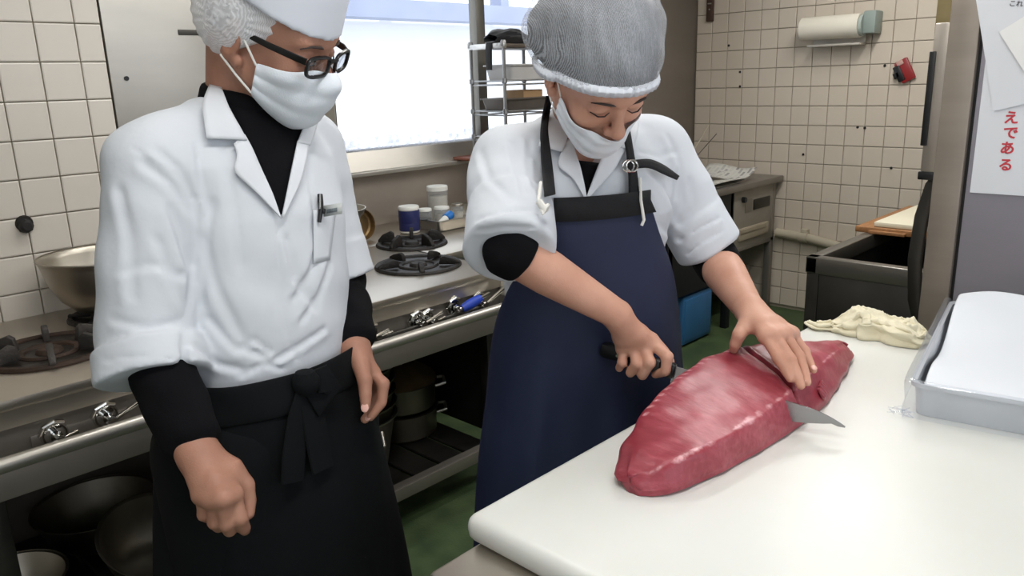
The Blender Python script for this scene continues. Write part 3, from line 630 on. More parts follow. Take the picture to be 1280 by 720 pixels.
# ================================================================== FREEZER
fx = 2.10
frz = empty('refrigerator', (2.5, .1, 0), 'tall stainless refrigerator side on with a white paper notice', 'refrigerator')
fside = M('blue grey steel side', srgb(146, 143, 152), .45, .3, .06, 2, .03, 60, (1, 1, 6))
fdoor = M('brown grey steel door', srgb(146, 136, 125), .45, .4, .08, 3, .03, 80, (1, 1, 8))
MB().box((fx, -.35, .02), (2.85, .518, 1.95), .004).build('body', fside, frz)
MB().box((fx-.004, .526, .10), (2.83, .592, 1.93), .006).build('door', fdoor, frz)
MB().box((fx+.01, .516, .05), (2.8, .528, 1.94)).build('gasket', rubber, frz)
d_ = bpy.data.objects['door']
MB().box((fx+.03, .592, 1.175), (fx+.055, .632, 1.53), .004).build('grip_panel', M('pale steel', srgb(176, 168, 158), .4, .7, .06), frz)
MB().box((fx+.026, .622, 1.24), (fx+.034, .637, 1.465), .002).box((fx+.03, .60, 1.155), (fx+.05, .637, 1.176), .003).build('grip_gap', black_pl, frz)
MB().tube([(fx+.05, .592, 1.16), (fx+.05, .605, 1.14), (fx+.05, .622, 1.06), (fx+.05, .628, .95), (fx+.05, .618, .84), (fx+.05, .606, .80), (fx+.05, .592, .79)], 1, 12, flat=(.017, .010), up=(1, 0, 0)).build('handle', steel_dark, frz)
# paper notice with vertical lettering
nt_ = empty('paper_notice', (fx-.002, .40, 1.138), 'white paper notice with red vertical lettering on the refrigerator', 'notice')
MB().box((fx-.0026, -.10, 1.136), (fx-.0006, .507, 1.80)).build('sheet', paper_m, nt_)
for ch, px, py in (('え', 1264, 148), ('で', 1263, 167), ('あ', 1259, 186), ('る', 1257, 207)):
    q = on(px, py, 0, fx-.0031); words(ch, nt_, red_ink, q, (PI/2, 0, -PI/2), .031, .0008)
sh2 = empty('paper_sheet', (fx-.004, .4, 1.35), 'larger overlapping white sheet taped on the notice with a cut corner', 'paper')
pts = [on(*p, 0, fx-.0045) for p in ((1214, -40), (1242, 139), (1290, 128), (1330, -40))]
MB().prism([(p.y, p.z) for p in pts], 0, fx-.0062, fx-.0048).build('sheet', paper_m, sh2)
q = on(1270, 5, 0, fx-.0066); words('これ', sh2, grey_ink, q, (PI/2, 0.12, -PI/2), .014, .0002)
sh3 = MB().prism([(p.y, p.z) for p in [on(*p, 0, fx-.009) for p in ((1249, 40), (1282, 92), (1330, 70), (1330, -10))]], 0, fx-.0115, fx-.009).build('paper_card', M('thick white card', srgb(240, 240, 238), .6, 0, .02, 4)); tag(rebase(sh3), 'slanted white card on top of the overlapping sheets', 'card')

# ================================================================== TABLE, BOARD, TRAY, CLOTH
tbl = empty('work_table', (1.25, .25, 0), 'stainless work table under the thick white cutting board', 'table')
MB().box((.545, -.35, .775), (1.93, .70, .8185), .008).build('top', steel_h, tbl)
for x, y in ((.58, .65), (1.86, .65), (.58, -.30), (1.86, -.30)): MB().tube([(x, y, 0), (x, y, .78)], .019, 14).build('leg', steel, tbl)
MB().box((.58, -.30, .20), (1.86, .65, .222), .004).build('shelf', steel_d, tbl)
bd = MB()
z1 = .86
bd.box((.624, -.30, .8195), (1.775, .716, z1), .017, 4)
bdo = bd.build('cutting_board', board_m); tag(rebase(bdo), 'thick white plastic cutting board with the tuna on it', 'cutting board')
BZ = z1
# foil lined tray
ft = empty('foil_tray', (1.6, .25, BZ), 'cling film wrapped aluminium tray lined with white paper', 'tray')
TM = Matrix.Translation((1.330, .378, BZ+.0005)) @ Matrix.Rotation(math.radians(9.5), 4, 'Z')
tb_ = tray_mesh(.012, .56, -.43, -.012, 0, .058, .003, .005, .006)
for v in tb_.bm.verts: v.co = TM @ v.co
tb_.build('body', M('thin aluminium tray', srgb(196, 199, 203), .32, .35, .06, 10, .15, 60), ft)
film = glassy('cling film', (.97, .98, 1), .10, .08)
fb = MB(); rows = []
per = [(-.003, -.44), (-.004, -.30), (-.004, -.15), (-.004, -.02), (.004, .004), (.03, .006), (.2, .006), (.4, .006), (.58, .006)]
for i, (x, y) in enumerate(per):
    rr = random.Random(i); row = []
    for k, (z, o_) in enumerate(((-.0, .006), (.012, .001), (.03, .002), (.05, .004), (.062, .006), (.066, -.004), (.058, -.012), (.03, -.018), (.008, -.03))):
        jx, jy = rr.uniform(-.002, .002), rr.uniform(-.002, .002)
        ox = -o_ if i < 5 else 0; oy = o_ if i >= 3 else 0
        row.append(TM @ Vector((x+ox+jx, y+oy+jy, z+rr.uniform(-.001, .001)*(k > 0))))
    rows.append(row)
fb.grid(rows); fo = fb.build('cling_film', film, ft); subd(fo, 2)
def crinkle(n_, seed, c, rad):
    b = MB(); r_ = random.Random(seed)
    for k in range(n_):
        p = Vector(c)+Vector((r_.uniform(-rad, rad), r_.uniform(-rad, rad), 0))
        b.tube([TM @ (p+Vector((r_.uniform(-.02, .02), r_.uniform(-.02, .02), r_.uniform(.0, .012)))) for _ in range(3)], .0012, 5)
    return b
crinkle(7, 3, (-.006, .003, .0), .012).build('film_crinkle', film, ft)
def ptray(u, v):
    h = .012*math.sin(u*5+1)+.008*math.sin(v*6+u*3)
    return h
G = []
for i in range(29):
    row = []
    for j in range(23):
        u, v = i/28, j/22
        x = .016+u*.545; y = -.017-v*.42
        e = min(u, 1-u)*.55/.05; e2 = v*.42/.05
        z = .030+.012*min(1, e)*math.sin(3*u+2*v)**2+.006*math.sin(9*u+4*v)*min(1, e)
        z += .050*max(0, (u-.62)/.38)**1.3*(1+.2*math.sin(8*v))
        z += .008*max(0, 1-v*8)*math.sin(u*10)
        row.append(TM @ Vector((x+.004*math.sin(v*9), y, z+.004)))
    G.append(row)
po = MB().grid(G).build('lining_paper', paper_m, ft); solid(po, .001); subd(po, 1)
# ================================================================== TUNA, KNIFE
def lerp_tab(tab, x):
    a = np.array(tab); return [float(np.interp(x, a[:, 0], a[:, k])) for k in range(1, a.shape[1])]
#        x     nbY   ntY   ntZ   ftY   ftZ
TUNA = [(.818, .560, .566, .880, .592, .882), (.828, .545, .553, .888, .606, .886), (.845, .533, .540, .899, .618, .890), (.875, .524, .526, .906, .632, .900), (.95, .510, .513, .910, .646, .928),
        (1.05, .500, .507, .913, .656, .944), (1.15, .495, .508, .914, .663, .947), (1.24, .495, .514, .914, .656, .943), (1.31, .501, .522, .912, .640, .936),
        (1.40, .517, .534, .908, .622, .920), (1.48, .533, .547, .899, .603, .904), (1.54, .549, .557, .888, .588, .890), (1.562, .560, .564, .880, .578, .880)]
def tuna_ring(x, n=72):
    nb, nty, ntz, fty, ftz = lerp_tab(TUNA, x)
    fb = fty-.004; zb = BZ+.0006
    q = [(nb+.004, zb), (nb-.003, zb+.010), ((nb+nty)/2-.004, (zb+ntz)/2), (nty, ntz-.003), (nty+.010, ntz+.003), ((nty*2+fty)/3, (ntz*2+ftz)/3+.006), ((nty+2*fty)/3, (ntz+2*ftz)/3+.007), (fty-.014, ftz+.003), (fty, ftz-.005),
         (fty+.006, (zb+ftz)/2), (fb+.003, zb+.012), (fb-.006, zb), ((nb+fb)/2, zb)]
    q = np.array(q); m = len(q); out = []
    for i in range(n):                                            # closed Catmull-Rom
        t = i/n*m; k = int(t); f = t-k; a, b, c, d = q[(k-1) % m], q[k % m], q[(k+1) % m], q[(k+2) % m]
        out.append(.5*((2*b)+(c-a)*f+(2*a-5*b+4*c-d)*f*f+(3*b-a-3*c+d)*f**3))
    return np.array(out)
nx = 230; xs = np.linspace(.818, 1.562, nx); T_ = []
sl0, sl1 = np.array((1.268, .668)), np.array((1.186, .500)); sdir = (sl1-sl0)/np.linalg.norm(sl1-sl0); snor = np.array((-sdir[1], sdir[0]))
streak = []
for x in xs:
    R_ = tuna_ring(x); P3 = np.column_stack([np.full(len(R_), x), R_])
    rel = P3[:, :2]-sl0; d = rel@snor; s_ = rel@sdir
    top = np.clip((P3[:, 2]-BZ-.022)/.022, 0, 1)
    amt = np.clip(1-np.abs(d)/.0065, 0, 1)**1.3
    P3[:, 2] -= .022*amt*top
    right = np.clip(-d/.02, 0, 1)*0; lip = np.exp(-((np.abs(d)-.010)/.006)**2)*top*.0022; P3[:, 2] += lip
    n1 = np.sin(P3[:, 0]*61+P3[:, 1]*47)*np.sin(P3[:, 1]*83-P3[:, 0]*29)
    P3[:, 2] += .0012*n1*top
    P3[:, 1] += .0016*np.sin(P3[:, 0]*75+P3[:, 2]*90)*(P3[:, 2] > BZ+.004)
    T_.append(P3)
    nb, nty, ntz, fty, ftz = lerp_tab(TUNA, x)
    e = np.hypot(P3[:, 1]-(nty+.006), P3[:, 2]-ntz)
    wid = (.004+.006*(math.sin(x*37)*.5+.5)*(.4+.6*np.clip((x-.9)/.25, 0, 1)))*(1 if x < 1.205 else .45)
    v = np.clip(1.25-e/wid, 0, 1)*(1 if x < 1.52 else 0)*(.55+.45*math.sin(x*120)*math.sin(x*71))
    e2 = np.hypot(P3[:, 1]-(fty-.010), P3[:, 2]-ftz); v2 = np.clip(1.2-e2/.009, 0, 1)*(.5+.5*np.sin(x*310+P3[:, 1]*200))*(1 if .93 < x < 1.255 else .12)
    streak.append(np.clip(np.maximum(v, .8*v2), 0, 1))
T_ = np.array(T_); n_ = T_.shape[1]
vv = T_.reshape(-1, 3).tolist(); ff = []
for i in range(nx-1):
    for j in range(n_): ff.append((i*n_+j, i*n_+(j+1) % n_, (i+1)*n_+(j+1) % n_, (i+1)*n_+j))
c0 = T_[0].mean(0); c1 = T_[-1].mean(0); vv += [c0.tolist(), c1.tolist()]
for j in range(n_): ff.append((len(vv)-2, (j+1) % n_, j)); ff.append((len(vv)-1, (nx-1)*n_+j, (nx-1)*n_+(j+1) % n_))
me = bpy.data.meshes.new('tuna_block'); me.from_pydata(vv, [], ff); me.update()
at_ = me.attributes.new('streak', 'FLOAT', 'POINT'); at_.data.foreach_set('value', np.concatenate([np.array(streak).ravel(), [0, 0]]).astype(np.float32))
tm_ = bpy.data.materials.new('raw tuna'); tm_.use_nodes = True; nt = tm_.node_tree; N = nt.nodes; L = nt.links; b_ = N['Principled BSDF']
tcn = N.new('ShaderNodeTexCoord'); mp = N.new('ShaderNodeMapping'); mp.inputs['Rotation'].default_value = (.2, .1, .5); mp.inputs['Scale'].default_value = (30, 9, 30)
L.new(tcn.outputs['Object'], mp.inputs[0]); nz = N.new('ShaderNodeTexNoise'); nz.inputs['Scale'].default_value = 3.2; nz.inputs['Detail'].default_value = 8; nz.inputs['Roughness'].default_value = .62; L.new(mp.outputs[0], nz.inputs['Vector'])
nz2 = N.new('ShaderNodeTexNoise'); nz2.inputs['Scale'].default_value = 7; L.new(tcn.outputs['Object'], nz2.inputs['Vector'])
rp = N.new('ShaderNodeValToRGB'); E_ = rp.color_ramp.elements; E_[0].position = .28; E_[0].color = (*srgb(122, 36, 48), 1); E_[1].position = .78; E_[1].color = (*srgb(184, 96, 106), 1); e3 = E_.new(.52); e3.color = (*srgb(150, 56, 68), 1)
ad = N.new('ShaderNodeMath'); ad.operation = 'MULTIPLY_ADD'; ad.inputs[1].default_value = .55; L.new(nz2.outputs[0], ad.inputs[0])
ml = N.new('ShaderNodeMath'); ml.operation = 'MULTIPLY'; ml.inputs[1].default_value = .47; L.new(nz.outputs[0], ml.inputs[0]); L.new(ml.outputs[0], ad.inputs[2]); L.new(ad.outputs[0], rp.inputs[0])
at2 = N.new('ShaderNodeAttribute'); at2.attribute_name = 'streak'
nz3 = N.new('ShaderNodeTexNoise'); nz3.inputs['Scale'].default_value = 150; nz3.inputs['Detail'].default_value = 5; L.new(tcn.outputs['Object'], nz3.inputs['Vector'])
m3 = N.new('ShaderNodeMath'); m3.operation = 'MULTIPLY'; L.new(at2.outputs['Fac'], m3.inputs[0]); L.new(nz3.outputs[0], m3.inputs[1])
mr = N.new('ShaderNodeMapRange'); mr.inputs['From Min'].default_value = .14; mr.inputs['From Max'].default_value = .42; mr.inputs['To Max'].default_value = .85; L.new(m3.outputs[0], mr.inputs[0])
mx = N.new('ShaderNodeMix'); mx.data_type = 'RGBA'; L.new(mr.outputs[0], mx.inputs[0]); L.new(rp.outputs[0], mx.inputs[6]); mx.inputs[7].default_value = (*srgb(224, 172, 176), 1)
L.new(mx.outputs[2], b_.inputs['Base Color']); b_.inputs['Roughness'].default_value = .36; b_.inputs['Subsurface Weight'].default_value = .15; b_.inputs['Subsurface Radius'].default_value = (1, .2, .15); b_.inputs['Subsurface Scale'].default_value = .012
bp = N.new('ShaderNodeBump'); bp.inputs['Strength'].default_value = .35; bp.inputs['Distance'].default_value = .003; L.new(nz.outputs[0], bp.inputs['Height']); L.new(bp.outputs[0], b_.inputs['Normal'])
tuna = empty('tuna_loin', (1.19, .57, BZ), 'large block of raw red tuna loin half sliced on the white board', 'tuna')
tb0 = link('flesh', me, tm_, tuna)
# torn flake beside the exit of the blade
fl_ = MB(); 
for k in range(7):
    r_ = random.Random(k); x = 1.262+k*.006; fl_.tube([(x, .500+.002*k, BZ+.030+r_.uniform(0, .01)), (x+.006, .494+.002*k, BZ+.024), (x+.014, .496+.002*k, BZ+.014)], [.003, .005, .003], 7)
fl_.build('torn_flake', tm_, tuna)

P1 = on(842, 457, 1, .69); P2 = on(990, 503, 1, .497)            # back of the blade: at the handle, and where it leaves the block
kdir = (P1-P2).normalized(); klen = (P1-P2).length+.085; BT = P1-kdir*klen    # from the tip end of the back towards the handle
kf = empty('kitchen_knife', (BT.x, BT.y, BZ), 'long kitchen knife with black handle slicing through the tuna block', 'knife')
kup = Vector((0, 0, 1)); kup = (kup-kdir*kup.dot(kdir)).normalized(); ksd = kdir.cross(kup)
blade_m = M('blade steel', srgb(160, 160, 162), .25, .9, .05, 20, .03, 200, (1, 1, 8))
b = MB(); secs = []
for i in range(29):
    f = i/28; s_ = f*klen
    hh = .040*min(1, (s_/.115))**.62+.0012
    top = -max(0, 1-s_/.06)**2*.012; bot = min(top-.001, -hh if s_ > .02 else top-.002-hh*.6)
    th = .0013*min(1, .25+f*3)
    p = BT+kdir*s_
    # stay above the board
    bz = (BZ+.0012-p.z)/kup.z; bot = max(bot, min(bz, top-.001))
    secs.append([p+kup*top+ksd*th, p+kup*top-ksd*th, p+kup*(top*.45+bot*.55)-ksd*th*.8, p+kup*bot, p+kup*(top*.45+bot*.55)+ksd*th*.8])
R = [[b.bm.verts.new(q) for q in s_] for s_ in secs]
for a, c in zip(R, R[1:]):
    for i in range(5): b.bm.faces.new((a[i], a[(i+1) % 5], c[(i+1) % 5], c[i]))
b.bm.faces.new(R[0]); b.bm.faces.new(R[-1][::-1])
b.build('blade', blade_m, kf, angle=20)
KJ = P1
hz = -.010
KH0 = KJ+kup*hz
b = MB(); b.tube([KH0+kdir*t for t in (-.004, .0, .022, .024)], [.9, 1, 1, .9], 12, flat=(.0095, .0135), up=kup); b.build('bolster', M('dark bolster', srgb(30, 30, 32), .35, .3), kf)
b = MB(); b.tube([KH0+kdir*t for t in (.022, .026, .08, .128, .134)], [.9, 1, 1, 1.1, .9], 14, flat=(.010, .0125), up=kup); b.build('handle', black_pl, kf)
b = MB()
for t in (.05, .10):
    b.tube([KH0+kdir*t+ksd*.0096, KH0+kdir*t+ksd*.0108], .003, 10); b.tube([KH0+kdir*t-ksd*.0096, KH0+kdir*t-ksd*.0108], .003, 10)
b.build('rivets', chrome, kf)

# ================================================================== SIGNED DISTANCE MODELLING
F32 = np.float32
def A(v): return np.array([float(x) for x in v], F32)
class Prim: pass
def cap(a, b, ra, rb=None):
    a, b = A(a), A(b); rb = ra if rb is None else rb; ba = b-a; L2 = float(ba@ba)+1e-12
    def f(p):
        pa = p-a; h = np.clip((pa@ba)/L2, 0, 1); return np.linalg.norm(pa-h[..., None]*ba, axis=-1)-(ra+(rb-ra)*h)
    return f
def chain(pts, rs):
    pts = [A(p) for p in pts]; rs = rs if isinstance(rs, (list, tuple)) else [rs]*len(pts)
    fs = [cap(a, b, ra, rb) for a, b, ra, rb in zip(pts, pts[1:], rs, rs[1:])]
    def f(p):
        d = fs[0](p)
        for g in fs[1:]: d = np.minimum(d, g(p))
        return d
    return f
def ell(c, r, R=None):
    c = A(c); r = A(r); R = np.eye(3, dtype=F32) if R is None else np.array(R, F32)    # columns of R = axes
    mr = float(r.min())
    def f(p):
        q = (p-c)@R; k0 = np.linalg.norm(q/r, axis=-1); k1 = np.linalg.norm(q/(r*r), axis=-1)+1e-9
        return np.where(k0 < 1e-3, -mr, k0*(k0-1)/k1)
    return f
def rbox(c, h, r, R=None):
    c = A(c); h = A(h)-r; R = np.eye(3, dtype=F32) if R is None else np.array(R, F32)
    def f(p):
        q = np.abs((p-c)@R)-h; return np.linalg.norm(np.maximum(q, 0), axis=-1)+np.minimum(q.max(-1), 0)-r
    return f
def half(c, n):
    c = A(c); n = A(n)/np.linalg.norm(A(n))
    return lambda p: (p-c)@n                    # negative behind the plane
def loft(ts, cs, ws, ds, xax, zax, p=2.0, db=None):
    """stack of superellipses along zax: centre cs, half width ws along xax, half depth ds (front) / db (back)"""
    cs = np.array([[float(v) for v in c] for c in cs], F32); xax = A(xax); zax = A(zax); yax = np.cross(zax, xax)
    ts = np.array(cs@zax, F32); ws = np.array(ws, F32); ds = np.array(ds, F32); db = ds if db is None else np.array(db, F32)
    cx = cs@xax; cy = cs@yax; lo, hi = float(ts[0]), float(ts[-1])
    def f(P):
        t = P@zax; tt = np.clip(t, lo, hi)
        w_ = np.interp(tt, ts, ws); d1 = np.interp(tt, ts, ds); d2 = np.interp(tt, ts, db)
        x = P@xax-np.interp(tt, ts, cx); y = P@yax-np.interp(tt, ts, cy)
        d_ = np.where(y > 0, d1, d2)
        k = ((np.abs(x)/w_)**p+(np.abs(y)/d_)**p)**(1/p)
        g = np.sqrt((x/w_**2)**2+(y/d_**2)**2)*1.0+1e-9
        k2 = np.sqrt((x/w_)**2+(y/d_)**2)+1e-9
        s = (k-1)*np.where(k2 > .2, k2/g, np.minimum(w_, d_))
        e = np.abs(t-tt)
        return np.where(e > 0, np.sqrt(np.maximum(s, 0)**2+e*e)+np.minimum(s, 0)*0, s).astype(F32)
    return f
def smin(a, b, k):
    if k <= 0: return np.minimum(a, b)
    h = np.clip(.5+.5*(b-a)/k, 0, 1); return b*(1-h)+a*h-k*h*(1-h)
class SDF:
    def __init__(s): s.ops = []
    def add(s, f, k=.0): s.ops.append((0, f, k)); return s
    def sub(s, f, k=.0): s.ops.append((1, f, k)); return s
    def cut(s, f, k=.0): s.ops.append((2, f, k)); return s      # intersect
    def disp(s, f, reach=1e9): s.ops.append((3, f, reach)); return s   # d += f(p)
    def crease(s, pts, r, depth, soft=None):
        """a fold: groove (depth>0) or ridge (<0) along a polyline, gaussian across"""
        s.ops.append((4, chain(pts, 0.0), (r, depth))); return s
    def __call__(s, p, active=None):
        d = None
        for i, (m, f, k) in enumerate(s.ops):
            if active is not None and not active[i]: continue
            v = f(p)
            if m == 0: d = v if d is None else smin(d, v, k)
            elif d is None: continue
            elif m == 1: d = -smin(-d, v, k)
            elif m == 2: d = -smin(-d, -v, k)
            elif m == 3: d = d+v
            else: d = d+k[1]*np.exp(-(v/k[0])**2)
        return np.full(p.shape[:-1], 1.0, F32) if d is None else d
    def active(s, C, R):
        """which ops matter in the blocks around the centres C"""
        out = np.ones((len(C), len(s.ops)), bool)
        for i, (m, f, k) in enumerate(s.ops):
            if m in (2, 3): continue
            v = f(C)
            out[:, i] = (v-R*1.05 < k[0]*3.2) if m == 4 else (v*.8-R*1.25 < k+.02)
        return out
def polygonise(sdf, lo, hi, h, nb=14):
    lo = np.array(lo, F32); hi = np.array(hi, F32)
    nblk = np.ceil((hi-lo)/(h*nb)).astype(int)
    ax = [lo[i]+(np.arange(nblk[i])+.5)*h*nb for i in range(3)]
    C = np.stack(np.meshgrid(*ax, indexing='ij'), -1).reshape(-1, 3).astype(F32)
    IDX = np.stack(np.meshgrid(*[np.arange(n) for n in nblk], indexing='ij'), -1).reshape(-1, 3)
    R = h*nb*math.sqrt(3)/2
    dc = sdf(C); keep = np.abs(dc) < R*1.45+.012
    g = np.arange(nb+1)*h
    G = np.stack(np.meshgrid(g, g, g, indexing='ij'), -1).astype(F32)
    cellkeys, cellpos, edges = [], [], []
    BIG = 1 << 20
    def key(ijk): return (ijk[..., 0].astype(np.int64)*BIG+ijk[..., 1])*BIG+ijk[..., 2]
    offs = [(0, 0, 0), (1, 0, 0), (0, 1, 0), (1, 1, 0), (0, 0, 1), (1, 0, 1), (0, 1, 1), (1, 1, 1)]
    ed = [(0, 1), (2, 3), (4, 5), (6, 7), (0, 2), (1, 3), (4, 6), (5, 7), (0, 4), (1, 5), (2, 6), (3, 7)]
    kb = np.nonzero(keep)[0]; ACT = sdf.active(C[kb], R)
    for bn, bi in enumerate(kb):
        o = lo+IDX[bi]*h*nb
        act = ACT[bn]
        D = sdf((G+o).reshape(-1, 3), act).reshape(nb+1, nb+1, nb+1)
        neg = D < 0
        if neg.all() or not neg.any(): continue
        base = IDX[bi]*nb
        cor = [D[i:nb+i, j:nb+j, k:nb+k] for i, j, k in offs]
        cn = sum((c < 0).astype(np.int8) for c in cor); ac = (cn > 0) & (cn < 8)
        ii = np.argwhere(ac)
        if not len(ii): continue
        vals = np.stack([c[ac] for c in cor], -1)
        acc = np.zeros((len(ii), 3), F32); cnt = np.zeros(len(ii), F32)
        for a, b in ed:
            va, vb = vals[:, a], vals[:, b]; x = (va < 0) != (vb < 0)
            t = np.where(x, va/np.where(x, va-vb, 1), 0)
            pa = np.array(offs[a], F32); pb = np.array(offs[b], F32)
            acc += np.where(x[:, None], pa+(pb-pa)*t[:, None], 0); cnt += x
        cellkeys.append(key(ii+base)); cellpos.append(o+(ii+acc/cnt[:, None])*h)
        for axn in range(3):
            sl = [slice(0, nb)]*3; s2 = [slice(0, nb)]*3; s2[axn] = slice(1, nb+1)
            a_, b_ = neg[tuple(sl)], neg[tuple(s2)]; x = a_ != b_
            q = np.argwhere(x)
            if len(q): edges.append((axn, q+base, a_[x]))
    if not cellkeys: return np.zeros((0, 3)), np.zeros((0, 4), int)
    K = np.concatenate(cellkeys); Pp = np.concatenate(cellpos); so = np.argsort(K); K = K[so]; Pp = Pp[so]
    faces = []
    for axn, q, sgn in edges:
        u, v = [(1, 2), (2, 0), (0, 1)][axn]
        c = []
        for du, dv in ((0, 0), (-1, 0), (-1, -1), (0, -1)):
            qq = q.copy(); qq[:, u] += du; qq[:, v] += dv; c.append(key(qq))
        c = np.stack(c, -1); pos = np.searchsorted(K, c); pos = np.minimum(pos, len(K)-1); ok = (K[pos] == c).all(1)
        pos = pos[ok]; sg = sgn[ok]; pos[~sg] = pos[~sg][:, ::-1]
        faces.append(pos)
    return Pp, np.concatenate(faces)
def mesh_from(name, V, Fq, smooth=True):
    me = bpy.data.meshes.new(name); me.vertices.add(len(V)); me.vertices.foreach_set('co', V.astype(F32).ravel())
    n = len(Fq); me.loops.add(n*4); me.loops.foreach_set('vertex_index', Fq.astype(np.int32).ravel()); me.polygons.add(n)
    me.polygons.foreach_set('loop_start', np.arange(0, n*4, 4, dtype=np.int32)); me.polygons.foreach_set('loop_total', np.full(n, 4, np.int32))
    if smooth: me.polygons.foreach_set('use_smooth', np.ones(n, bool))
    me.update(calc_edges=True); me.validate(); return me
def relax(V, Fq, it=1, lam=.5):
    V = V.copy(); E = np.concatenate([Fq[:, [0, 1]], Fq[:, [1, 2]], Fq[:, [2, 3]], Fq[:, [3, 0]]]); n = len(V)
    for _ in range(it):
        s = np.zeros((n, 3)); c = np.zeros(n)
        for a, b in ((0, 1), (1, 0)):
            for k in range(3): s[:, k] += np.bincount(E[:, a], V[E[:, b], k], n)
            c += np.bincount(E[:, a], minlength=n)
        V += lam*(s/np.maximum(c, 1)[:, None]-V)
    return V
def sdf_object(name, sdf, lo, hi, h, mat, parent=None, it=1):
    V, Fq = polygonise(sdf, lo, hi, h); V = relax(V, Fq, it); me = mesh_from(name, V, Fq); return link(name, me, mat, parent)
def hit(sdf, px, py, d0, d1, off=0.0, it=90):
    """where the sight line of a photo pixel meets the surface, between two distances"""
    o = A(CAMP); r = A(ray(px, py)); L_ = float(np.linalg.norm(r)); t = d0
    for _ in range(it):
        v = float(sdf((o+r*t)[None])[0])-off
        t += max(v*.7/L_, .0003) if v > .0006 else 0
        if v <= .0006 or t > d1: break
    return Vector((o+r*min(t, d1)).tolist())
def rayhit(sdf, o, r, tmax, off=0.0, it=70):
    """vectorised: march rays o + t r (unit) to the surface; returns t, hit mask"""
    t = np.zeros(len(o), F32); ok = np.zeros(len(o), bool)
    for _ in range(it):
        v = sdf(o+r*t[:, None])-off; ok = v < .0008; t = np.where(ok, t, t+np.maximum(v*.75, .0003)); 
        if ok.all(): break
    return t, ok & (t < tmax)

# ================================================================== DAMP CLOTH (folds modelled as twisted rolls)
cm = M('unbleached cotton', srgb(222, 214, 186), .9, 0, .05, 12, .25, 320, sheen=.2)
sp_px = [(1009, 405), (1022, 412), (1040, 411), (1062, 414), (1085, 415), (1108, 420), (1132, 425), (1152, 427), (1162, 428)]
spine = [on(x, y, 2, BZ) for x, y in sp_px]; U_ = np.linspace(0, 1, len(spine))
hw = np.interp(np.linspace(0, 1, 181), U_, [.004, .016, .020, .046, .052, .050, .056, .044, .012]); hh = np.interp(np.linspace(0, 1, 181), U_, [.006, .020, .022, .044, .052, .044, .050, .036, .008])
Cx = [np.interp(np.linspace(0, 1, 181), U_, [p[k] for p in spine]) for k in range(2)]; G = []
for i in range(181):
    t0, t1 = max(0, i-3), min(180, i+3); tx, ty = Cx[0][t1]-Cx[0][t0], Cx[1][t1]-Cx[1][t0]; ln = math.hypot(tx, ty); nx_, ny_ = -ty/ln, tx/ln; u = i/180; row = []
    for j in range(71):
        v = -1+j/35; a = v*PI/2; wv = .55*math.sin(6*u+2.1*v)+.35*math.sin(13*u-3*v)
        f1 = 1-abs(math.sin(7.5*u+2.6*v+1.6*wv)); f2 = 1-abs(math.sin(17*u-3.4*v+2.0*wv+.7)); f3 = 1-abs(math.sin(31*u+7*v-2.4*wv))
        rg_ = .62+.34*f1**1.6+.20*f2**2+.09*f3**2-.12*math.sin(9*u+v)
        e = hw[i]*(1+.14*math.sin(23*u+(0 if v > 0 else 2))+.10*math.sin(41*u+v*2)+.08*f2)
        off = math.copysign(abs(math.sin(a))**.8, v)*e; z = hh[i]*max(0, math.cos(a))**.62*rg_
        row.append((Cx[0][i]+nx_*off+.004*math.sin(19*v+8*u), Cx[1][i]+ny_*off+.003*math.sin(14*v-11*u), BZ+.0008+max(0, z)))
    G.append(row)
co_ = MB().grid(G).build('kitchen_cloth', cm, None, True, 180); solid(co_, .0016, 1); tag(rebase(co_), 'crumpled cream kitchen cloth lying at the far end of the white board', 'cloth')
# ================================================================== PEOPLE
def skin(name, c1, c2):
    m = M(name, c1, .52, 0, .1, 14, .12, 420, sss=.12, col2=c2, spec=.35); return m
skin_m = skin('man skin', srgb(158, 112, 92), srgb(184, 136, 114)); skin_mh = skin('man hand skin', srgb(156, 108, 94), srgb(188, 136, 120))
skin_w = skin('woman skin', srgb(188, 138, 116), srgb(208, 160, 138))
cot = M('white coat cotton', srgb(206, 210, 216), .88, 0, .015, 5, .40, 26, spec=.2)
cot2 = M('white coat facing', srgb(212, 215, 220), .88, 0, .015, 5, .40, 26, spec=.2)
blk_knit = M('black knit', srgb(12, 12, 15), .95, 0, .15, 20, .3, 500, spec=.15)
blk_apr = M('black apron cloth', srgb(12, 14, 16), .9, 0, .2, 6, .2, 600, spec=.2)
navy = M('navy apron cloth', srgb(32, 39, 64), .62, 0, .10, 5, .15, 500, col2=srgb(38, 46, 72), spec=.3)
blk_web = M('black webbing', srgb(14, 15, 19), .85, 0, .15, 20, .3, 400)
mask_m = M('white mask fabric', srgb(226, 230, 236), .85, 0, .02, 8, .1, 500, sss=.1)
cord_m = M('white cord', srgb(226, 224, 218), .8, 0, .03, 10)
hair_m = M('black hair', srgb(24, 22, 24), .5, 0, .3, 60, .4, 300, (1, 14, 1))
brow_m = M('dark brow hair', srgb(52, 40, 36), .7, 0, .2, 60)
cap_m = M('white paper cap', srgb(226, 230, 240), .8, 0, .015, 4)
nail_m = M('finger nail', srgb(222, 172, 158), .3, 0, .04, 10)
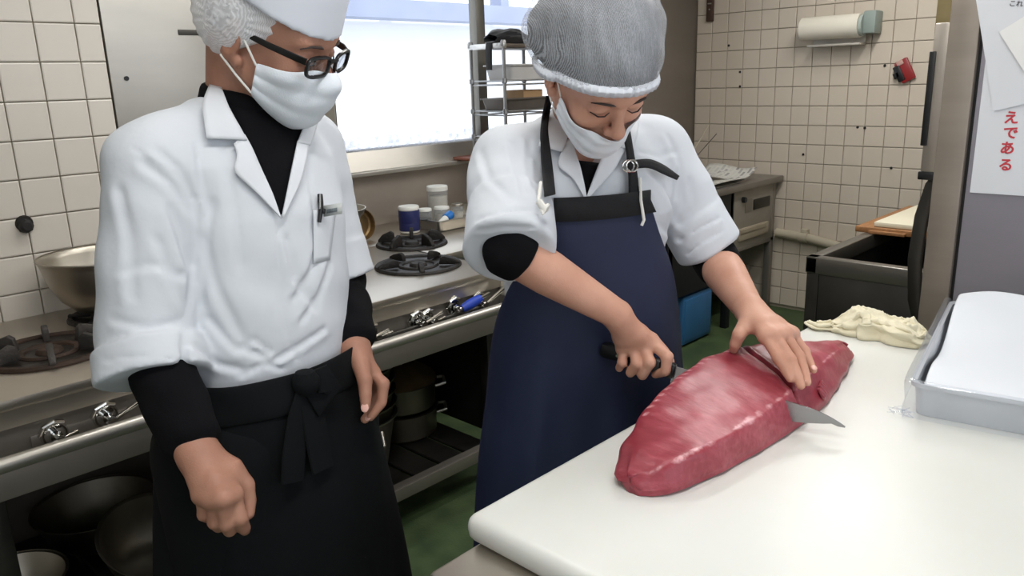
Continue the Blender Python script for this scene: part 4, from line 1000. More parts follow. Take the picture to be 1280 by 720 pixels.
def netmat(name, scale, lo, hi, tint=(.86, .88, .92)):
    m = bpy.data.materials.new(name); m.use_nodes = True; nt = m.node_tree; N = nt.nodes; L = nt.links
    b = N['Principled BSDF']; out = N['Material Output']; b.inputs['Base Color'].default_value = (*tint, 1); b.inputs['Roughness'].default_value = .7
    tcn = N.new('ShaderNodeTexCoord'); at_ = N.new('ShaderNodeAttribute'); at_.attribute_name = 'netuv'
    nz = N.new('ShaderNodeTexNoise'); nz.inputs['Scale'].default_value = 16; nz.inputs['Detail'].default_value = 5; L.new(tcn.outputs['Object'], nz.inputs['Vector'])
    mxv = N.new('ShaderNodeMix'); mxv.data_type = 'VECTOR'; mxv.inputs[0].default_value = .10
    L.new(at_.outputs['Vector'], mxv.inputs[4]); L.new(nz.outputs['Color'], mxv.inputs[5])
    w1 = N.new('ShaderNodeTexWave'); w1.inputs['Scale'].default_value = scale; w1.inputs['Distortion'].default_value = 4; w1.inputs['Detail'].default_value = 5; w1.inputs['Detail Scale'].default_value = 3.5; w1.inputs['Detail Roughness'].default_value = .7; L.new(mxv.outputs[1], w1.inputs['Vector'])
    n2 = N.new('ShaderNodeTexNoise'); n2.inputs['Scale'].default_value = 9; n2.inputs['Detail'].default_value = 6; L.new(tcn.outputs['Object'], n2.inputs['Vector'])
    ml = N.new('ShaderNodeMath'); ml.operation = 'MULTIPLY'; L.new(w1.outputs['Fac'], ml.inputs[0]); L.new(n2.outputs[0], ml.inputs[1])
    mr = N.new('ShaderNodeMapRange'); mr.inputs['From Min'].default_value = .10; mr.inputs['From Max'].default_value = .55; mr.inputs['To Min'].default_value = lo; mr.inputs['To Max'].default_value = hi
    L.new(ml.outputs[0], mr.inputs[0])
    t = N.new('ShaderNodeBsdfTransparent'); mx = N.new('ShaderNodeMixShader'); L.new(mr.outputs[0], mx.inputs[0]); L.new(t.outputs[0], mx.inputs[1]); L.new(b.outputs[0], mx.inputs[2]); L.new(mx.outputs[0], out.inputs[0])
    return m
net_w = netmat('blue white hair net', 15, .20, .52, (.74, .77, .83)); net_m = netmat('white hair net', 16, .58, .78, (.9, .9, .92))

def frame(yaw, pitch, roll):
    y, p, r = map(math.radians, (yaw, pitch, roll))
    Fv = Vector((math.cos(y)*math.cos(p), math.sin(y)*math.cos(p), -math.sin(p))); Z = Vector((math.cos(y)*math.sin(p), math.sin(y)*math.sin(p), math.cos(p)))
    Lv = Z.cross(Fv); return Lv*math.cos(r)+Z*math.sin(r), Fv, -Lv*math.sin(r)+Z*math.cos(r)
class Head:
    def __init__(s, c, yaw, pitch, roll, k): s.c = Vector(c); s.L, s.F, s.Z = frame(yaw, pitch, roll); s.k = k; s.R = np.array([s.L, s.F, s.Z], F32).T
    def anchor(s, px, py, d, loc): s.c = at(px, py, d)-(s.L*loc[0]+s.F*loc[1]+s.Z*loc[2])*s.k; return s
    def P(s, x, y, z): return s.c+(s.L*x+s.F*y+s.Z*z)*s.k
    def E(s, c, r, tilt=None):
        R = s.R
        if tilt is not None: R = (s.R @ np.array(Euler(tilt).to_matrix(), F32))
        return ell(s.P(*c), [q*s.k for q in r], R)
    def C(s, a, b, ra, rb=None): return cap(s.P(*a), s.P(*b), ra*s.k, (ra if rb is None else rb)*s.k)
    def sdf(s, neck0, nr, male):
        h = SDF(); k = s.k
        h.add(s.E((0, -.010, .036), (.073, .093, .080))).add(s.E((0, .026, -.020), (.060, .064, .074)), .03*k).add(s.E((0, .034, .046), (.058, .058, .052)), .03*k)
        for sx_ in (-1, 1):
            h.add(s.C((sx_*.052, .0, -.045), (sx_*.020, .066, -.094), .019, .016), .03*k)
            h.add(s.E((sx_*.038, .062, -.030), (.024, .022, .022)), .018*k)
        h.add(s.E((0, .074, -.096), (.024, .018, .016)), .02*k)
        h.add(s.E((0, .078, -.066), (.026, .018, .022)), .016*k)
        h.add(s.C((-.036, .077, .020), (.036, .077, .020), .012 if male else .010), .018*k).add(s.C((-.010, .084, .018), (.010, .084, .018), .011), .015*k)
        for sx_ in (-1, 1): h.sub(s.E((sx_*.032, .096, -.001), (.018, .014, .010)), .012*k)
        h.add(s.C((0, .084, .006), (0, .108, -.033), .0075, .0105), .010*k).add(s.E((0, .108, -.036), (.0125, .0115, .0105)), .006*k)
        for sx_ in (-1, 1): h.add(s.E((sx_*.0125, .098, -.040), (.0075, .0095, .0075)), .005*k).sub(s.E((sx_*.0062, .106, -.0475), (.0035, .005, .004)), .002*k)
        for sx_ in (-1, 1):
            h.add(s.E((sx_*.032, .077, -.003), (.0175, .0135, .0115)), .004*k)
            h.crease([s.P(sx_*.017, .088, -.006), s.P(sx_*.026, .0915, -.0100), s.P(sx_*.036, .090, -.0098), s.P(sx_*.047, .082, -.006)], .0012*k, .0022*k)
            h.crease([s.P(sx_*.018, .088, .004), s.P(sx_*.030, .091, .0065), s.P(sx_*.046, .082, .004)], .0014*k, .0012*k)
        for sx_ in (-1, 1): h.crease([s.P(sx_*.018, .094, -.036), s.P(sx_*.028, .088, -.052), s.P(sx_*.034, .080, -.066)], .004*k, .0016*k)
        h.add(s.E((0, .093, -.060), (.019, .006, .0045)), .003*k).add(s.E((0, .091, -.069), (.017, .006, .005)), .003*k)
        for sx_ in (-1, 1):
            h.add(s.E((sx_*.077, -.010, -.008), (.0085, .019, .033), (-.15, 0, sx_*-.30)), .004*k)
            h.sub(s.E((sx_*.086, -.006, -.004), (.006, .011, .021), (-.15, 0, sx_*-.30)), .004*k)
            h.add(s.E((sx_*.076, .004, -.034), (.007, .009, .010)), .003*k)
        h.add(chain([s.P(0, -.030, -.035), (s.P(0, -.02, -.085)+Vector(neck0))/2+Vector((0, 0, .012)), Vector(neck0)], [nr*1.05, nr, nr*1.1]), .022)
        return h
    def lashes(s, parent):
        for sx_ in (-1, 1):
            b = MB(); b.tube([s.P(sx_*.016, .0895, -.0060), s.P(sx_*.025, .0930, -.0098), s.P(sx_*.036, .0915, -.0096), s.P(sx_*.048, .0830, -.0056)], [.0007*s.k, .0012*s.k, .0013*s.k, .0008*s.k], 6)
            b.build('eyelashes', hair_m, parent)
            b = MB(); b.tube([s.P(sx_*.013, .0955, .0140), s.P(sx_*.025, .0965, .0180), s.P(sx_*.039, .0905, .0180), s.P(sx_*.050, .0805, .0120)], [.0024, .0032, .0028, .0012], 8, flat=(1.0, .6)); b.build('eyebrow', brow_m, parent)
def headgrid(hd, sdf, phis, zfun, n, off, y0=0.0, pleat=None):
    """rows of points on a head surface: columns by bearing, rows from top to bottom of each column"""
    G = []
    for ph in phis:
        zt, zb = zfun(ph); o, r = [], []
        for j in range(n):
            z = zt+(zb-zt)*j/(n-1); d = hd.L*math.sin(ph)+hd.F*math.cos(ph)
            o.append(hd.P(0, y0, z)+d*.22); r.append(-d)
        o = np.array(o, F32); r = np.array(r, F32); t, ok = rayhit(sdf, o, r, .22, off)
        t = np.minimum(t, .20)
        G.append([Vector((o[j]+r[j]*(t[j]-(pleat(ph, j/(n-1)) if pleat else 0))).tolist()) for j in range(n)])
    return G
def hits(sdf, P, d0, d1, off):
    o = np.repeat(A(CAMP)[None], len(P), 0); r = np.array([ray(x, y) for x, y in P], F32); ln = np.linalg.norm(r, axis=1, keepdims=True); r = r/ln
    o2 = o+r*d0*ln; t, ok = rayhit(sdf, o2, r, 9, off); dm = (d1-d0)*ln[:, 0]
    bad = ~(ok & (t < dm))
    if bad.any() and not bad.all(): t[bad] = np.median(t[~bad])
    return o2+r*t[:, None], r
def poly_at(pl, f):
    L_ = [0]
    for a, b in zip(pl, pl[1:]): L_.append(L_[-1]+math.hypot(b[0]-a[0], b[1]-a[1]))
    s = f*L_[-1]
    for k in range(len(pl)-1):
        if s <= L_[k+1] or k == len(pl)-2:
            u = (s-L_[k])/max(1e-6, L_[k+1]-L_[k]); return (pl[k][0]+(pl[k+1][0]-pl[k][0])*u, pl[k][1]+(pl[k+1][1]-pl[k][1])*u)
def patch(name, sdf, ea, eb, mat, parent, d, off=.004, th=.003, nu=14, nv=6, curl=None):
    """cloth piece lying on a surface, ruled between two edges drawn over the photo"""
    P = []
    for i in range(nu+1):
        a, b = poly_at(ea, i/nu), poly_at(eb, i/nu)
        for j in range(nv+1): P.append((a[0]+(b[0]-a[0])*j/nv, a[1]+(b[1]-a[1])*j/nv))
    Q, r = hits(sdf, P, d[0], d[1], off); Q = Q.reshape(nu+1, nv+1, 3); r = r.reshape(nu+1, nv+1, 3)
    for _ in range(2):
        Q[1:-1] = .5*Q[1:-1]+.25*(Q[:-2]+Q[2:])
    if curl:
        for i in range(nu+1):
            for j in range(nv+1): Q[i, j] -= r[i, j]*curl(i/nu, j/nv)
    o = MB().grid([[Vector(Q[i, j].tolist()) for j in range(nv+1)] for i in range(nu+1)]).build(name, mat, parent)
    solid(o, th, 0); return o
def folds(sdf, lst, d, r=.009, depth=.005, shift=7):
    for it in lst:
        pl, r1, dp = it if isinstance(it, tuple) and len(it) == 3 and not isinstance(it[0], (int, float)) else (it, r, depth)
        r1 *= .68; dp *= 1.3
        Q, _ = hits(sdf, pl, d[0], d[1], 0); sdf.crease(Q, r1, dp)
        n = len(pl); nx_, ny_ = -(pl[-1][1]-pl[0][1]), pl[-1][0]-pl[0][0]; ln = math.hypot(nx_, ny_)+1e-6; sh = r1*1.6*750
        Q, _ = hits(sdf, [(x+nx_/ln*sh, y+ny_/ln*sh) for x, y in pl], d[0], d[1], 0); sdf.crease(Q, r1*1.2, -dp*.45)
def hand_sdf(S_, wrist, elbow, rw, re, fingers, thumb, palm_r=.0125, k=.010, mid=None):
    """fingers: four lists of joints from knuckle to tip; joins the forearm, palm and fingers"""
    W_ = Vector(wrist)
    S_.add(chain([elbow, (Vector(elbow)*.65+W_*.35), W_], [re, re*.98, rw]), .015)
    for f in fingers: S_.add(cap(W_+(f[0]-W_)*.08, f[0], rw*.62, palm_r), k*1.6)
    for a, b in zip(fingers, fingers[1:]): S_.add(cap((W_*.35+a[0]*.65), (W_*.35+b[0]*.65), palm_r*1.02), k); S_.add(cap(a[0], b[0], palm_r*.86), k)
    S_.add(chain([W_*.7+thumb[0]*.3, thumb[0], thumb[1]], [rw*.6, .0150, .0115]), k*1.4)
    S_.add(chain(thumb[1:], [.0115, .0102, .0078][:len(thumb)-1]+[.0075]*max(0, len(thumb)-4)), .004)
    for i, f in enumerate(fingers):
        r0 = (.0098, .0100, .0095, .0082)[i]; rs = [r0*1.06, r0*1.0, r0*.90, r0*.74][:len(f)]
        S_.add(chain(f, rs), .0025)
        S_.add(ell(f[1], [r0*1.07]*3), .004)
    return S_
def nail(parent, p, d, nrm, w_=.0052, l_=.0065):
    d = d.normalized(); nrm = (nrm-d*nrm.dot(d)).normalized(); s_ = d.cross(nrm)
    b2 = MB(); b2.lathe([(0, .0013), (.55, .0012), (.85, .0008), (1, 0), (.8, -.0008), (0, -.0008)], (0, 0, 0), 14)
    for v in b2.bm.verts: x, y, z = v.co; v.co = p+s_*(x*w_)+d*(y*l_)+nrm*z
    b2.build('fingernail', nail_m, parent)
def ccone(a, b, ra, rb, rnd=.004):
    a, b = A(a), A(b); ax = b-a; L_ = float(np.linalg.norm(ax)); ax = ax/L_
    def f(p):
        t = (p-a)@ax; q = p-a-t[..., None]*ax; rr = np.linalg.norm(q, axis=-1); R_ = ra+(rb-ra)*np.clip(t/L_, 0, 1)
        dx = rr-R_+rnd; dy = np.maximum(-t, t-L_)+rnd
        return np.hypot(np.maximum(dx, 0), np.maximum(dy, 0))+np.minimum(np.maximum(dx, dy), 0)-rnd
    return f
def body_mesh(name, pieces, lo, hi, h, mat, parent):
    """trunk, arms with hands and head as one continuous surface"""
    S_ = SDF()
    for p in pieces: S_.ops += p.ops
    V, Fq = polygonise(S_, lo, hi, h); V = relax(V, Fq, 1); used = np.zeros(len(V), bool); used[Fq.ravel()] = True
    idx = np.cumsum(used)-1
    return link(name, mesh_from(name, V[used], idx[Fq]), mat, parent)
def bounds(pts, m): 
    a = np.array([[float(x) for x in p] for p in pts]); return a.min(0)-m, a.max(0)+m
def wob(a, f, ph=0):
    return lambda p: a*(np.sin(p[:, 0]*f+p[:, 2]*f*.6+ph)*np.sin(p[:, 1]*f*.9-p[:, 2]*f*.45+ph*2)+.5*np.sin(p[:, 2]*f*1.7+p[:, 0]*f*.8))
def net_object(name, sdf, hd, lo, hi, h, mat, parent, it=1):
    V, Fq = polygonise(sdf, lo, hi, h); V = relax(V, Fq, it); me = mesh_from(name, V, Fq)
    q = (V-A(hd.c))@hd.R/hd.k; az = np.arctan2(q[:, 0], q[:, 1]+.03); uv = np.stack([q[:, 0]*14, np.sin(az)*.8+q[:, 1]*2, q[:, 2]*2], -1)
    a = me.attributes.new('netuv', 'FLOAT_VECTOR', 'POINT'); a.data.foreach_set('vector', uv.astype(F32).ravel())
    return link(name, me, mat, parent)

# ------------------------------------------------------------------ the woman with the knife
WM_ = {}
def woman():
    az = math.radians(256); Fv = Vector((math.cos(az), math.sin(az), 0)); Lv = Vector((-Fv.y, Fv.x, 0)); Zv = Vector((0, 0, 1))
    t = empty('person', (1.170, 0.960, 0), 'person in navy apron and bluish hair net slicing the tuna', 'person')
    hd = Head((1.047, .826, 1.428), 250, 44, 6, .99).anchor(772, 138, 1.225, (0, .087, -.006))
    neck0 = Vector((1.163, 0.938, 1.315))
    hs = hd.sdf(neck0, .050, False)
    shR, shL = Vector((1.01, .975, 1.285)), Vector((1.330, .895, 1.285))
    elR = at(637, 312, 1.255); wrR = at(770, 392, 1.335); elL = at(893, 322, 1.60); wrL = on(936, 386, 2, 1.012)
    # knife hand: fingers curl round the handle line
    def hdl(px):                                      # depth of the handle at a photo column
        f_, best = None, 9
        for i in range(60):
            q = KH0+kdir*(-.02+i*.0032); v = q-CAMP; dep = v.dot(_fw); x = 640+FPX*v.dot(_r)/dep
            if abs(x-px) < best: best = abs(x-px); f_ = dep
        return f_
    def hp(px, py, dd): return at(px, py, hdl(px)+dd)
    fR = [[hp(817, 430, -.006), hp(834, 446, -.020), hp(832, 464, -.018), hp(819, 468, .000)],
          [hp(805, 432, -.012), hp(812, 453, -.027), hp(803, 469, -.018), hp(800, 466, .004)],
          [hp(792, 434, -.014), hp(796, 454, -.027), hp(788, 466, -.016), hp(787, 462, .004)],
          [hp(779, 436, -.014), hp(778, 453, -.025), hp(774, 460, -.014), hp(776, 456, .004)]]
    thR = [hp(795, 412, .028), hp(815, 424, .026), hp(830, 440, .022), hp(838, 452, .020)]
    aR = hand_sdf(SDF(), wrR, elR, .0255, .0385, fR, thR, .0125)
    fL = [[on(957, 421, 2, .990), on(973, 447, 2, .966), on(983, 464, 2, .948), on(988, 473, 2, .938)],
          [on(969, 420, 2, .992), on(988, 450, 2, .962), on(997, 471, 2, .941), on(1001, 482, 2, .930)],
          [on(981, 418, 2, .990), on(999, 446, 2, .960), on(1006, 467, 2, .940), on(1009, 478, 2, .930)],
          [on(990, 417, 2, .984), on(1006, 439, 2, .957), on(1013, 455, 2, .942), on(1017, 463, 2, .936)]]
    thL = [on(934, 402, 2, 1.0), on(924, 418, 2, .985), on(919, 430, 2, .966), on(917, 437, 2, .952)]
    aL = hand_sdf(SDF(), wrL, elL, .0270, .0415, fL, thL, .0125)
    tr = SDF().add(loft([0]*4, [(1.170, 0.960, .84), (1.170, 0.950, 1.0), (1.170, 0.940, 1.2), (1.165, 0.940, 1.3)], [.15, .13, .145, .09], [.10, .095, .10, .06], Lv, Zv), 0).add(chain([shR, neck0-Vector((0, 0, .03)), shL], [.045, .05, .045]), .03).add(cap(neck0-Vector((0, .0, .06)), neck0, .05), .02).add(cap(shR, elR, .045, .038), .02).add(cap(shL, elL, .045, .038), .02)
    for s_ in (-1, 1): tr.add(chain([Vector((1.170, 0.950, .86))+Lv*.08*s_, Vector((1.165, 0.940, .47))+Lv*.09*s_, Vector((1.165, 0.965, .07))+Lv*.10*s_], [.082, .055, .042]), .03)
    bd_ = body_mesh('body', [tr, aR, aL, hs], (.78, .48, .02), (1.56, 1.10, 1.60), .0027, skin_w, t)
    hd.lashes(bd_)
    for f in fL: nail(bd_, f[3]+Zv*.0058+(f[3]-f[2]).normalized()*.001, f[3]-f[2], (Zv*.9-_fw*.5))
    # undershirt: neck and forearm sleeves
    us = SDF().add(loft([0]*4, [(1.170, 0.940, 1.02), (1.165, 0.935, 1.2), (1.165, 0.935, 1.24), (1.163, 0.940, 1.275)], [.15, .15, .12, .055], [.10, .112, .100, .055], Lv, Zv), 0).add(chain([shR, neck0-Zv*.07+Vector((0, .02, 0)), shL], .045), .03)
    for a, b, e in ((shR, elR, wrR), (shL, elL, wrL)):
        us.add(cap(a, b, .05, .0445), .02).add(ccone(b-(e-b)*.06, b+(e-b)*(.12 if a is shR else .26), .0465, .0450), .012)
    us.disp(wob(.0012, 90))
    sdf_object('undershirt', us, (.80, .66, .98), (1.56, 1.06, 1.34), .006, blk_knit, t)
    # coat
    ct = SDF().add(loft([0]*8, [(1.170, 0.945, .60), (1.170, 0.945, .80), (1.170, 0.945, .93), (1.165, 0.940, 1.05), (1.165, 0.935, 1.18), (1.170, 0.940, 1.26), (1.170, 0.945, 1.325), (1.160, 0.945, 1.355)],
                      [.165, .165, .165, .160, .178, .172, .115, .066], [.12, .12, .122, .122, .135, .122, .095, .062], Lv, Zv, 2.2), 0)
    torso = ct.ops[0][1]
    ct.add(chain([shR-Zv*.005, neck0+Vector((.004, .01, -.005)), shL-Zv*.005], [.066, .056, .066]), .03)
    eR2 = shR+(elR-shR)*.80; eL2 = shL+(elL-shL)*.80
    ct.add(chain([shR-Zv*.01, (shR+eR2)/2+Vector((-.004, .006, 0)), eR2], [.074, .070, .060]), .03)
    ct.add(chain([shL-Zv*.01, (shL+eL2)/2+Vector((.004, .0, .006)), eL2], [.074, .068, .058]), .03)
    D = (.95, 1.9)
    # rolled cuffs
    cR0, cR1 = at(632, 268, 1.285), at(633, 312, 1.225); cL0, cL1 = at(862, 278, 1.585), at(882, 312, 1.60)
    def cuff(a, b, ra, rb):
        ax = (b-a).normalized(); ct.add(ccone(a-ax*.006, b, ra, rb, .010), .005)
    axR = (wrR-elR).normalized()
    cuff(shR+(elR-shR)*.56, shR+(elR-shR)*1.03, .072, .077)
    cuff(shL+(elL-shL)*.60, shL+(elL-shL)*.93, .068, .068)
    # open neck
    vb = hit(ct, 733, 251, *D)
    nL = hit(ct, 770, 176, *D); nR = hit(ct, 708, 172, *D)
    n1 = (vb-nR).cross(Fv); n2 = Fv.cross(vb-nL)
    g1, g2, g3 = half(vb, n1), half(vb, n2), half(neck0-Fv*.0, -Fv)
    s1 = 1 if float(g1(A((nR+nL)/2)[None])[0]) < 0 else -1; s2 = 1 if float(g2(A((nR+nL)/2)[None])[0]) < 0 else -1
    wedge = lambda p: np.maximum(np.maximum(s1*g1(p), s2*g2(p)), g3(p))
    base = SDF(); base.ops = list(ct.ops)
    folds(ct, [([(618, 130), (640, 180), (655, 240)], .008, .004), ([(640, 125), (662, 175), (668, 235)], .008, .005), ([(600, 190), (612, 225), (640, 250)], .009, .004), ([(655, 150), (672, 200), (675, 245)], .007, .005),
               ([(812, 215), (835, 240), (850, 280)], .009, .005), ([(815, 250), (822, 280), (850, 300)], .009, .006), ([(835, 170), (850, 205), (846, 245)], .008, .004), ([(862, 225), (868, 255), (855, 280)], .008, .005), ([(800, 190), (820, 195), (845, 190)], .007, .003),
               ([(596, 275), (620, 268), (668, 262)], .006, .004), ([(598, 290), (630, 284), (668, 285)], .005, .003), ([(850, 300), (875, 285), (900, 272)], .005, .0035), ([(858, 318), (880, 302), (902, 290)], .005, .003)], D)
    ct.disp(wob(.0016, 45, 1)); ct.sub(wedge, .003)
    co = sdf_object('coat', ct, (.78, .68, .60), (1.58, 1.10, 1.42), .0042, cot, t)
    # collar and lapels
    P_ = lambda n, a, b, m, off=.004, th=.0025, **k: patch(n, base, a, b, m, t, D, off, th, **k)
    P_('undershirt_front', [(718, 200), (726, 228), (733, 249)], [(750, 204), (742, 226), (734, 249)], blk_knit, -.004, .002, nu=10, nv=5)
    P_('lapel', [(706, 176), (700, 195), (697, 208), (716, 222), (732, 250)], [(716, 172), (719, 190), (725, 206), (730, 228), (734, 250)], cot2, .009, nu=20)
    P_('lapel', [(786, 166), (782, 186), (768, 212), (733, 251)], [(764, 176), (752, 196), (742, 222), (732, 249)], cot2, .009, nu=18)
    P_('collar', [(696, 122), (684, 150), (673, 182)], [(712, 130), (714, 160), (703, 190)], cot2, .012, curl=lambda u, v: .006*math.sin(PI*u)*v)
    P_('collar', [(799, 150), (797, 168), (790, 188)], [(782, 150), (776, 168), (776, 184)], cot2, .012)
    # apron: bib and skirt wrapped round the front
    aa = math.radians(-11); La = Lv*math.cos(aa)+Fv*math.sin(aa)*-1; Fa = Fv*math.cos(aa)+Lv*math.sin(aa)
    ap = []; zs = [1.212, 1.19, 1.15, 1.10, 1.07, 1.04, 1.0, .95, .90, .85, .80, .72, .64, .56, .48, .40]
    tw = [(.40, .255, .150, .16), (.56, .25, .165, .18), (.72, .235, .165, .185), (.85, .212, .152, .180), (.95, .203, .148, .178), (1.04, .190, .146, .170), (1.10, .178, .146, .165), (1.16, .168, .150, .165), (1.212, .165, .142, .15)]
    tw = [(z, w0, d0) for z, w0, d0, _ in tw]
    for z in zs:
        w0 = float(np.interp(z, [a[0] for a in tw], [a[1] for a in tw])); d0 = float(np.interp(z, [a[0] for a in tw], [a[2] for a in tw]))
        th = float(np.interp(z, [.40, .90, 1.0, 1.08, 1.14, 1.212], [1.55, 1.5, 1.42, 1.15, .80, .60])); row = []
        cx = Vector((1.170, 0.942, z))-Lv*(.010+.020*max(0, min(1, (z-1.02)/.16)))
        for j in range(33):
            a = -th+2*th*j/32; fold_ = (.010*math.sin(j*.75+z*3)+.006*math.sin(j*1.5-z*5))*max(0, min(1, (1.02-z)/.3))
            row.append(cx+La*(math.sin(a)*w0)+Fa*(abs(math.cos(a))**.75*(d0+fold_)))
        q = np.array([tuple(p) for p in row], F32); dd = torso(q); cq = np.array([1.170, .942, 0], F32); o_ = q-cq; o_[:, 2] = 0; o_ /= np.linalg.norm(o_, axis=1, keepdims=True)
        for _ in range(6): q = q+o_*np.maximum(0, .009-torso(q))[:, None]
        ap.append([Vector(v.tolist()) for v in q])
    ao = MB().grid(ap).build('apron', navy, t); solid(ao, .004, 1); subd(ao, 1)
    bb = [[p+Fv*.0045+Zv*.001 for p in ap[0]], [p+Fv*.0045 for p in ap[1]]]
    bd2 = MB().grid([[q+Zv*.018 for q in bb[0]], bb[0], bb[1]]).build('bib_band', blk_web, t); solid(bd2, .003, 0)
    P_('neck_strap', [(683, 120), (675, 160), (677, 205), (681, 246)], [(691, 121), (684, 160), (690, 205), (694, 243)], blk_web, .014, .002, nu=18, nv=3)
    P_('neck_strap', [(777, 160), (783, 190), (786, 220), (786, 252)], [(787, 160), (792, 190), (797, 220), (799, 252)], blk_web, .014, .002, nu=18, nv=3)
    P_('strap_tail', [(792, 200), (812, 198), (830, 206), (849, 220)], [(792, 211), (812, 209), (828, 217), (846, 225)], blk_web, .016, .002, nu=12, nv=3, curl=lambda u, v: .012*u)
    q = hit(base, 788, 208, *D, off=.017); b = MB()
    for dx in (0, .006): b.tube([q+_r*(.010*math.cos(a)+dx-.004)+_u*(.010*math.sin(a))-_fw*(.003+dx*.4) for a in [2*PI*k/20 for k in range(21)]], .0018, 8, cap=False)
    b.build('buckle_rings', chrome, t)
    for pl in ([(676, 228), (673, 250), (679, 268), (684, 262)], [(800, 222), (801, 250), (805, 275), (802, 282)]):
        Q, _ = hits(base, pl, D[0], D[1], .018); MB().tube([Vector(v.tolist()) for v in Q], .0028, 8).build('tie_cord', cord_m, t)
    Q, _ = hits(base, [(674, 252), (680, 262), (685, 257)], D[0], D[1], .020); MB().tube([Vector(v.tolist()) for v in Q], [.006, .0075, .004], 10).build('cord_knot', cord_m, t)
    # hair and net
    def brim(e): return half(hd.P(0, .085, .038+e), -hd.Z*.90+hd.F*.40)
    def vol(e):
        s_ = SDF().add(hd.E((0, -.026, .058), (.092-e, .116-e, .094-e))).add(hd.E((-.040, -.062, .030), (.070-e, .066-e, .066-e)), .04).add(hd.E((.034, -.045, .05), (.070-e, .070-e, .066-e)), .04); return s_
    hr = vol(.007); hr.add(lambda p: hs(p)-.004, .012); hr.disp(wob(.0018, 80)); hr.cut(brim(.004), .004)
    lo, hi = hd.c-Vector((.17, .17, .14)), hd.c+Vector((.17, .20, .22))
    sdf_object('hair', hr, lo, hi, .005, hair_m, t)
    nv_ = vol(0); nv_.add(lambda p: hs(p)-.0075, .02); nv_.disp(wob(.0016, 60, .5))
    nv_.disp(lambda p: .0011*np.sin(((p-A(hd.c))@hd.R)[:, 0]*330+3*np.sin(((p-A(hd.c))@hd.R)[:, 1]*40)))
    nv_.cut(brim(0), .004)
    net_object('hair_net', nv_, hd, lo, hi, .0036, net_w, t)
    b = MB(); ring = []
    full = vol(-.001); full.add(lambda p: hs(p)-.0085, .02)
    for k in range(150):
        a = 2*PI*k/150; y = .0; d = hd.L*math.sin(a)+hd.F*math.cos(a)
        # walk in the brim plane towards the head
        n_ = (hd.Z*.90-hd.F*.40).normalized(); pd = (d-n_*d.dot(n_)).normalized(); c0 = hd.P(0, -.02, .0)
        c0 = c0-n_*((c0-hd.P(0, .085, .038)).dot(n_))
        tt, ok = rayhit(full, A(c0+pd*.25)[None], A(-pd)[None], .25); ring.append((c0+pd*(.25-float(tt[0])+.0022*(k % 2)), n_, pd))
    G = [[p+n*.012-d*.002 for p, n, d in ring]+[ring[0][0]+ring[0][1]*.012-ring[0][2]*.002], [p+n*.004+d*.0015 for p, n, d in ring]+[ring[0][0]+ring[0][1]*.004+ring[0][2]*.0015], [p-n*.004-d*.001 for p, n, d in ring]+[ring[0][0]-ring[0][1]*.004-ring[0][2]*.001]]
    eb_ = MB().grid(G).build('elastic_band', M('gathered elastic', srgb(212, 216, 224), .85, 0, .03, 20), t); solid(eb_, .002, 0)
    # mask worn below the nose
    mf = SDF().add(hd.E((0, .030, -.058), (.058, .062, .056))).add(hd.E((0, .076, -.078), (.030, .020, .030)), .03*hd.k)
    mf.add(lambda p: hs(p)-.001, .01)
    def zf(ph): u = abs(ph)/1.25; return -.048+.024*u**1.6, -.122+.060*u**1.5
    G = headgrid(hd, mf, [(-1.22+2.44*i/36) for i in range(37)], zf, 17, .003, .0, lambda ph, v: .0022*abs(math.sin(v*PI*3)))
    mo = MB().grid(G).build('face_mask', mask_m, t); solid(mo, .0015, 1); subd(mo, 1)
    for sx_ in (-1, 1):
        e0 = G[0] if sx_ < 0 else G[-1]
        for q, z in ((e0[0], .020), (e0[-1], -.030)): MB().tube([q, (q+hd.P(sx_*.080, .01, z))/2+hd.L*sx_*.003, hd.P(sx_*.081, -.012, z)], .0013, 6).build('mask_loop', cord_m, mo)
    # trousers and shoes below the apron
    tq = SDF()
    for s_ in (-1, 1): tq.add(chain([Vector((1.170, 0.955, .86))+Lv*.08*s_, Vector((1.165, 0.940, .47))+Lv*.09*s_, Vector((1.165, 0.965, .10))+Lv*.10*s_], [.105, .080, .068]), .03)
    sdf_object('trousers', tq, (.88, .78, .03), (1.40, 1.07, .98), .012, M('dark trousers', srgb(34, 36, 44), .85), t)
    for s_ in (-1, 1):
        p = Vector((1.165, 0.930, 0))+Lv*.10*s_; sh_ = SDF().add(chain([p+Zv*.045-Fv*-.03, p+Zv*.035+Fv*.12], [.045, .036]), 0).cut(half((0, 0, .001), (0, 0, -1)), .004)
        sdf_object('shoe', sh_, p-Vector((.16, .2, .02)), p+Vector((.16, .2, .14)), .008, rubber, t)
    return t
